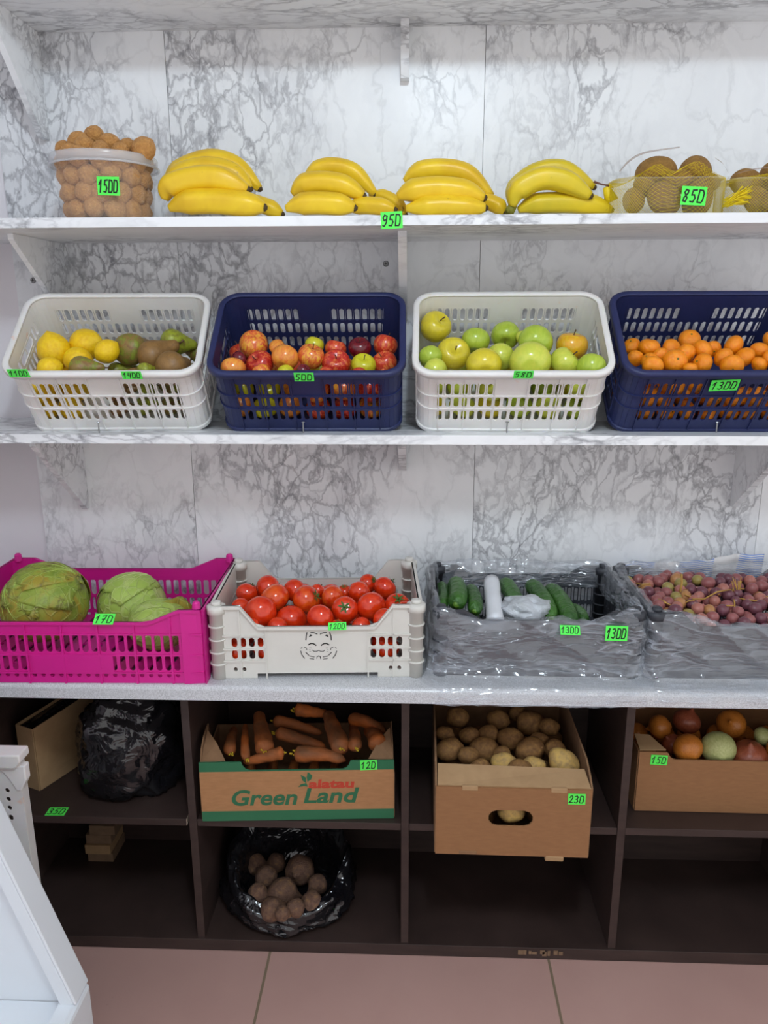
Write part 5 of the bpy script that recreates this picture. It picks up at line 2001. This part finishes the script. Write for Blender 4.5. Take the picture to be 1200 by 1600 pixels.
# carrots
random.seed(8)
CA = [((395, 300, .03), (375, 90, .22), 60, 17, 'large blunt carrot with a yellow leaf stub, pointing back'), ((305, 345, .012), (285, 140, .16), 28, 10, 'slim carrot standing against the big blunt one'),
      ((505, 308, .035), (290, 362, .025), 40, 12, 'short carrot lying along the front cut-out with its tip to the left'), ((560, 305, .035), (845, 350, .03), 52, 14, 'fat carrot lying along the front cut-out with its tip to the right'),
      ((455, 195, .10), (745, 282, .075), 42, 12, 'carrot lying slantwise behind the fat front one'), ((450, 135, .15), (720, 195, .13), 38, 11, 'carrot lying slantwise further back'),
      ((822, 285, .03), (750, 90, .22), 62, 17, 'long thick carrot with leaf stub right of the middle, pointing back'), ((905, 285, .03), (880, 150, .20), 42, 12, 'carrot end right of the long thick carrot'),
      ((1040, 275, .04), (960, 170, .16), 56, 15, 'round carrot end by the right corner flap'), ((215, 312, .03), (225, 160, .2), 38, 11, 'carrot end by the left corner flap'), ((880, 120, .2), (1060, 185, .12), 46, 13, 'dim carrot lying at the back right'), ((560, 70, .24), (760, 100, .22), 44, 13, 'dim carrot at the back of the box')]
for (ax, ay, y0), (cx, cy, y1), r, rp, lbl in CA:
    a, c = at(300 + ax / 3.53, 1090 + ay / 3.53, y=min(y0, .17) + .014), at(300 + cx / 3.53, 1090 + cy / 3.53, y=min(y1, .18) + .014)
    R = r / 3.53 * 1.62 / F_PX
    a.z, c.z = max(a.z, ZM + .05 + R), max(c.z, ZM + .06)
    t = thing('carrot', lbl, 'carrot', a, (0, 0, 0), 'carrots in the printed box')
    d = c - a
    n = 18
    ph = random.uniform(0, 6)
    path = [d * s + V((0, 0, .006 * math.sin(PI * s))) + V((.003 * math.sin(4 * s + ph), 0, .003 * math.cos(5 * s + ph))) for s in lin_sp(0, 1, n)]
    rad = [R * (math.sqrt(max(.06, 1 - ((.10 - s) / .10) ** 2)) if s < .1 else 1 - .45 * (s - .1) / .9 if s < .85 else .62 * (1 - ((s - .85) / .16) ** 2) + .02) * (1 + .05 * math.sin(s * 21 + ph)) for s in lin_sp(0, 1, n)]
    MB().tube(path, rad, 18, True, lambda an: 1 + .03 * math.cos(3 * an + ph)).build('root', M['carrot'], t, True)
    e = d.normalized()
    st = MB()
    for q in range(7):
        o_ = V((random.uniform(-1, 1), random.uniform(-.4, .4), random.uniform(-1, 1))) * R * .28
        st.tube([o_ + e * .002, o_ * 1.1 - e * random.uniform(.002, .005)], [.0022, .0016], 5)
    st.build('leaf_stub', M['carrot_top'], t, True)
# carrots below
for k in range(8):
    x = -.19 + k * .052
    q = GM @ V((x, .04, .012 + .019))
    q2 = GM @ V((x + .01, .20, .012 + .019))
    o = MB().tube([(q2 - q) * s for s in lin_sp(0, 1, 10)], [.018 * (1 - .4 * s) * math.sqrt(max(.06, min(1, s / .1 + .1, (1 - s) / .1 + .1))) for s in lin_sp(0, 1, 10)], 12).build('carrot', M['carrot'], None, True, loc=q)
    tag(o, 'carrot at the bottom of the printed box, hidden under the others', 'carrot', 'carrots at the box bottom')

# potato box
PW, PH = .326, .165
PP = V((.229, -.098, ZM + .0005))
PYAW = -.012
front = [(-PW / 2, .001), (PW / 2, .001), (PW / 2, PH), (-PW / 2, PH)]
PB = thing('cardboard_box', 'plain brown cardboard box of potatoes with an oval hand hole', 'box', PP, (0, 0, PYAW), 'cardboard boxes in the cabinet')
PM = Matrix.Translation(PP) @ Matrix.Rotation(PYAW, 4, 'Z')
mb = MB()
cols = [-PW / 2, -.055, .046, PW / 2]
rows = [.001, .067, .119, PH]
hc_ = []
for ci in range(3):
    for ri in range(3):
        cell(mb, cols[ci], cols[ci + 1], rows[ri], rows[ri + 1], lambda u, v: V((u, 0, v)), (.94, .74) if ci == 1 and ri == 1 else None)
solidify(mb.build('front_wall', M['card'], PB), .004, 0)
PD = .385
for s in (-1, 1):
    x = s * PW / 2
    wallpoly('side_wall', [(x, .003, .001), (x, PD, .001), (x, PD, PH + .03), (x, .07, PH + .03), (x, .028, PH + .016), (x, .003, PH)], .004, M['card_shaded'], PB)
wallpoly('back_wall', [(-PW / 2, PD, .001), (PW / 2, PD, .001), (PW / 2, PD, PH + .03), (-PW / 2, PD, PH + .03)], .004, M['card_shaded'], PB)
wallpoly('bottom', [(-PW / 2, .003, .003), (PW / 2, .003, .003), (PW / 2, PD, .003), (-PW / 2, PD, .003)], .004, M['card_shaded'], PB)
wallpoly('top_flap', [(-PW / 2 + .003, .001, PH + .001), (PW / 2 - .003, .001, PH + .001), (PW / 2 - .008, .050, PH + .016), (-PW / 2 + .004, .048, PH + .023)], .003, M['card_pale'], PB)
for x in (-.092, .094):
    MB().box((x - .017, -.003, PH - .008), (x + .017, .010, PH + .0035)).build('tab', M['card_pale'], PB, bevel=.002)
MB().box((.072, -.0035, -.010), (.112, .012, .003)).build('tab', M['card_pale'], PB, bevel=.003)
MB().box((-.112, -.0035, .002), (-.074, -.001, .010)).build('tab', M['card_shaded'], PB, bevel=.001)
q = PM.inverted() @ on_plane(901, 1248, PM @ V((0, -.003, .1)), V((0, -1, 0)))
price_tag('230', PM @ Matrix.Translation((q.x, -.0031, q.z)), .036, .025, 'green tag reading 230 on the potato box')
PO = [(205, 120, 75, 0), (500, 135, 75, 0), (735, 165, 95, 0), (870, 190, 66, 0), (110, 240, 64, 0), (430, 240, 68, 0), (290, 250, 66, 0), (640, 90, 60, 0),
      (150, 350, 92, 1), (395, 355, 98, 1), (590, 275, 86, 1), (730, 350, 98, 1), (910, 345, 74, 1), (525, 375, 56, 1), (285, 395, 72, 1), (795, 285, 60, 1),
      (370, 486, 72, 2), (545, 455, 88, 2), (660, 505, 84, 2), (760, 475, 78, 2), (970, 442, 102, 2)]
L = pile(PO, (670, 1095), 4.615, (V((0, 0, .512)), V((0, -.06, 1)).normalized()), box_clamp(PM, -.160, .160, .006, .38, .006))
lb = rows_label(L, RN, '')
for k, (p, R, it) in enumerate(L):
    fruit('potato', p, R * .96, M['potato_pale' if k in (17, 19, 20) else 'potato'], ('large pale potato with dark spots' if k == 20 else 'brown potato') + ' in the plain cardboard box, ' + lb[id(it)], 'potato', 'potatoes in the plain box', d=(random.choice((-1, 1)), random.gauss(0, .3), random.gauss(0, .3)))
p = at(800, 1268, y=-.06)
fruit('potato', p + V((0, .006, 0)), .026, M['potato_pale'], 'yellowish potato seen through the oval hand hole', 'potato', 'potatoes in the plain box', d=(1, 0, .1))
LL = [(a, R) for a, R, _ in L] + [(p, .026)]
for z in (.006, .066):
    for y in (.07, .14, .21, .28):
        for x in (-.12, -.055, .01, .075, .125):
            q = PM @ V((x, y + .03, z + .031))
            if all((q - e[0]).length > (e[1] + .031) * .88 for e in LL):
                fruit('potato', q, .029, M['potato'], 'potato in a lower layer of the plain box, hidden under the others', 'potato', 'potatoes in the lower layers', d=(1, random.gauss(0, .2), random.gauss(0, .2)))

# onion box
OW = .43
OP = V((.752, .066, ZM + .0005))
OHH = .155
fr = [(-OW / 2, .001), (OW / 2, .001), (OW / 2, OHH), (.16, OHH), (.14, OHH - .019), (-OW / 2 + .082, OHH - .019), (-OW / 2 + .072, OHH - .014), (-OW / 2 + .064, OHH - .001), (-OW / 2, OHH)]
OB = carton('cardboard_box', 'plain brown cardboard box of onions cut by the right edge', OP, -.008, OW, .235, OHH, fr, M['card'], M['card'])
OMx = Matrix.Translation(OP) @ Matrix.Rotation(-.008, 4, 'Z')
wallpoly('corner_flap', [(-OW / 2 + .002, .004, OHH + .001), (-OW / 2 + .062, .006, OHH + .001), (-OW / 2 + .036, .052, OHH + .012), (-OW / 2 + .002, .055, OHH + .012)], .003, M['card_pale'], OB)
q = OMx.inverted() @ on_plane(1030, 1188, OMx @ V((0, -.003, .1)), V((0, -1, 0)))
price_tag('150', OMx @ Matrix.Translation((q.x, -.0031, q.z)) @ Matrix.Rotation(.04, 4, 'Y'), .038, .025, 'green tag reading 150 on the onion box')
ON = [(270, 175, 72, 0, 'onion', None, 'golden onion'), (430, 140, 80, 0, 'onion_red', None, 'dim reddish onion'), (695, 155, 84, 0, 'onion', None, 'dim golden onion'), (885, 230, 56, 0, 'onion_pale', None, 'small greenish onion'), (345, 275, 60, 0, 'onion_red', None, 'half hidden onion'),
      (437, 300, 88, 1, 'onion', (-.3, .9, .25), 'glossy golden onion'), (617, 300, 102, 1, 'onion_pale', (.1, .95, .15), 'large peeled pale green onion'), (802, 350, 104, 1, 'onion_red', (-.15, -.3, .9), 'large reddish brown onion'), (1000, 330, 95, 1, 'onion', (.2, .2, 1), 'golden onion beyond the edge')]
L = pile(ON, (960, 1090), 3.808, (V((0, 0, .512)), V((0, 0, 1))), box_clamp(OMx, -.21, .21, .006, .230, .006))
lb = rows_label(L, {0: 'back row', 1: 'front row'}, '')
for p, R, it in L:
    fruit('onion', p, R, M[it[4]], '%s in the cardboard box, %s' % (it[6], lb[id(it)]), 'onion', 'onions in the cardboard box', d=it[5])
LL = [(a, R) for a, R, _ in L]
for z in (.006, .066):
    for y in (.035, .10, .17):
        for x in (-.17, -.105, -.04, .03, .095, .16):
            q = OMx @ V((x, y + .005, z + .031))
            if all((q - e[0]).length > (e[1] + .031) * .88 for e in LL):
                fruit('onion', q, .029, M['onion'], 'onion in a lower layer of the box, hidden under the others', 'onion', 'onions in the lower layers')

# tall open carton at the left
c0 = V((-.9205, .108, ZM + .0005))
dirv = V((.40, .92, 0)).normalized()
ang = math.atan2(dirv.x, dirv.y)
t = thing('cardboard_carton', 'narrow pale cardboard carton with an open top beside the black bag', 'box', c0, (0, 0, -ang), 'cardboard boxes in the cabinet')
w_, dp_, h_ = .056, .19, .168
for nm, pts in (('front_wall', [(-w_ / 2, 0, .001), (w_ / 2, 0, .001), (w_ / 2, 0, h_), (-w_ / 2, 0, h_)]), ('side_wall', [(w_ / 2, .002, .001), (w_ / 2, dp_, .001), (w_ / 2, dp_, h_ + .012), (w_ / 2, .002, h_)]),
                ('side_wall', [(-w_ / 2, .002, .001), (-w_ / 2, dp_, .001), (-w_ / 2, dp_, h_ + .012), (-w_ / 2, .002, h_)]), ('back_wall', [(-w_ / 2, dp_, .001), (w_ / 2, dp_, .001), (w_ / 2, dp_, h_ + .012), (-w_ / 2, dp_, h_ + .012)])):
    wallpoly(nm, pts, .0025, M['card_pale'], t)
vs = []
for j in range(13):
    for i in range(7):
        vs.append(V((-w_ / 2 + .003 + (w_ - .006) * i / 6, .003 + (dp_ - .006) * j / 12, h_ - .006 + .012 * j / 12 + .006 * math.sin(i * 2.6 + j * .3) * math.sin(PI * i / 6))))
tag(mesh('black_liner', vs, [(j * 7 + i, j * 7 + i + 1, j * 7 + 8 + i, j * 7 + 7 + i) for j in range(12) for i in range(6)], M['bag_black'], t), 'black plastic liner')

# black filled bag
random.seed(3)


def blob(name, label, c, sx, sy, sz, seed, flat):
    def f(u, v):
        p = sph(PI * v, u)
        q = 1 + .22 * nz(p, 1.3, seed) + .10 * nz(p, 3, seed)
        rid = 1 - abs(noise.noise(V((p.x * 2.2 + p.z * 3.5, p.y * 4, p.z * 6 - p.x * 4 + seed))))
        q += .09 * (rid ** 4 - .3)
        w = V((p.x * sx * q, p.y * sy * q, p.z * sz * q))
        w.x = math.copysign(abs(w.x / sx) ** .8 * sx, w.x)
        w.z = max(w.z, -sz + flat)
        return w
    o = mesh(name, *surf(80, 60, f), M['bag_black'], None, True, c)
    return tag(o, label, 'plastic bag')


blob('filled_bag', 'full black plastic bag on the left cabinet shelf', (-.672, .155, ZM + .1135), .128, .118, .155, 2.2, .042)
p = at(89, 1268, z=ZM + .001)
price_tag('350', mat_at(V((p.x, p.y, ZM + .0012)), -PI / 2, 0, 0) @ Matrix.Rotation(-.03, 4, 'Y'), .045, .030, 'green tag lying flat on the dark shelf before the black bag')

# planks
for k, (dx, ln) in enumerate(((0, .085), (-.003, .08), (.0, .08), (.012, .07))):
    z = .0328 + k * .0285
    mm = M['card_pale'] if k == 1 else M['plank']
    o = MB().box((-.873 + dx, .255 - (.006 if k == 1 else 0), z), (-.803 + dx, .345, z + .0275)).build('wood_offcut', mm, None, bevel=.001)
    tag(o, ['lowest of the stacked wood offcuts in the lower left compartment', 'pale wood offcut, second from the bottom of its stack', 'wood offcut, third from the bottom of its stack', 'topmost wood offcut tucked under the cabinet shelf'][k], 'wood offcut', 'stacked wood offcuts')

# open black sack with beets
cb = V((-.296, .150, .0327))
t = thing('open_sack', 'open black plastic sack of beetroots in the lower compartment', 'plastic bag', cb)


def f_sack(u, v):
    # v 0 inside bottom -> rim -> outside bottom
    prof = [(.0, .012), (.10, .016), (.122, .05), (.128, .105), (.142, .132), (.158, .120), (.163, .07), (.168, .03), (.150, .006), (.06, .001)]
    s = v * (len(prof) - 1)
    k = min(int(s), len(prof) - 2)
    fq = s - k
    r, z = prof[k][0] + (prof[k + 1][0] - prof[k][0]) * fq, prof[k][1] + (prof[k + 1][1] - prof[k][1]) * fq
    rise = 1.0 - .52 * max(0, -math.sin(u)) + .28 * max(0, math.sin(u))
    if 2 < s < 7.2: z = z * rise
    p = V((math.cos(u), math.sin(u), v * 2))
    w = .10 * nz(p, 2.2, 6) + .07 * (1 - abs(nz(p, 5, 3))) ** 3 - .02
    if s > 2:
        r *= 1 + w
        z *= 1 + .5 * w + .12 * nz(p, 4, 1)
    sx, sy = 1.0, .88
    return V((r * sx * math.cos(u), r * sy * math.sin(u), max(z, .0006)))


mesh('sack_film', *surf(96, 54, f_sack, poles=False), M['bag_black'], t)
BE = [(330, 235, 54, 0), (385, 302, 58, 0), (565, 275, 76, 0), (655, 340, 52, 0), (470, 385, 80, 1), (345, 390, 54, 1), (625, 438, 60, 1), (415, 470, 62, 1), (540, 462, 48, 1), (440, 230, 50, 0), (470, 490, 40, 1)]
Mb = Matrix.Translation(cb)
L = pile(BE, (300, 1280), 3.333, (V((0, 0, .108)), V((0, .15, 1)).normalized()), lambda p, d, R: V((p.x, p.y, max(p.z, .05 + R))))
lb = rows_label(L, {0: 'back group', 1: 'front group'}, '')
for k, (p, R, it) in enumerate(L):
    fruit('beet', p, R, M['beet'], 'earthy brown beetroot in the open black sack, ' + lb[id(it)], 'beetroot', 'beetroots in the sack', d=(random.gauss(0, 1), random.gauss(0, .5), random.gauss(.5, .6)))
p = at(512, 1424, y=.055)
price_tag('180', mat_at(p, -.5, -1.0, .3), .030, .020, 'small crumpled green tag in the mouth of the black beetroot sack')

# ------------------------------------------------------------------ white display bin and white crate at the lower left
Kp = at(121, 1553, z=.25)
Pp = at(-20, 1268, y=Kp.y)
Pp2 = Pp + (Pp - Kp) * .55
t = thing('display_bin', 'white display bin with a sloping end panel in the lower left corner', 'display bin', (Kp.x, Kp.y, 0))


def kk(p): return p - V((Kp.x, Kp.y, 0))


k0, p1 = kk(Kp), kk(Pp2)
sl = (p1 - k0).normalized()
nrm = V((sl.z, 0, -sl.x))
if nrm.z < 0: nrm = -nrm
MB().prism([k0 - V((.016, 0, 0)), p1 - V((.016, 0, 0)), V((p1.x - .25, 0, p1.z)), V((p1.x - .25, 0, .23)), V((k0.x - .016, 0, .23))], (0, .022, 0)).build('end_panel', M['white_laminate'], t, bevel=.001)
MB().prism([k0 - nrm * .022, k0 + nrm * .004, p1 + nrm * .004, p1 - nrm * .022], (0, .05, 0), Matrix.Translation((0, -.025, 0))).build('sloping_rail', M['white_laminate'], t, bevel=.003)
MB().prism([k0 + nrm * .004, k0 + nrm * .010 + V((0, 0, -.002)), p1 + nrm * .010, p1 + nrm * .004], (0, .056, 0), Matrix.Translation((0, -.026, 0))).build('edge_profile', M['white_laminate'], t, bevel=.003)
MB().box((k0.x - .028, -.60, .222), (k0.x + .004, .028, .25)).build('front_rail', M['white_laminate'], t, bevel=.003)
MB().box((-.75, -.60, .215), (k0.x - .022, -.001, .232)).build('bin_floor', M['white_laminate'], t, bevel=.001)
MB().box((k0.x - .016, -.60, .0), (k0.x + .012, .030, .249)).build('outer_side', M['white_laminate'], t, bevel=.008)
# crate standing on end
q = at(36, 1176, y=-.20)
t = thing('white_crate', 'white plastic crate standing on end behind the display bin', 'crate', (q.x, -.20, 0))
hq = q.z
fw = .20
o = MB()
cols = [-fw, -.10, -.072, -.052, -.032, -.012]
rows = [.0, hq - .16, hq - .135, hq - .115, hq - .095, hq - .075, hq - .02]
for ci in range(5):
    for ri in range(6):
        cell(o, cols[ci], cols[ci + 1], rows[ri], rows[ri + 1], lambda u, v: V((u, 0, v)), (.5, .55) if ci in (3, 1) and ri in (1, 2, 3, 4) else None)
solidify(o.build('end_wall', M['white_plastic'], t), .003, 0)
MB().prism([(-.012, 0, 0), (-.016, .03, 0), (-.016, .03, hq - .02), (-.012, 0, hq - .02)], (-.003, 0, 0)).build('side_wall', M['white_plastic'], t)
MB().prism([(-fw, -.012, hq - .030), (-.016, -.012, hq - .030), (-.002, -.012, hq - .016), (-.003, -.012, hq), (-fw, -.012, hq)], (0, .040, 0)).build('rim', M['white_plastic'], t, bevel=.003)
MB().prism([(-.055, -.004, hq - .030), (-.034, -.004, hq - .060), (-.022, -.004, hq - .085), (-.012, -.004, hq - .085), (.001, -.004, hq - .060), (.001, -.004, hq - .028)], (0, .02, 0)).build('corner_post', M['white_plastic'], t, bevel=.003)
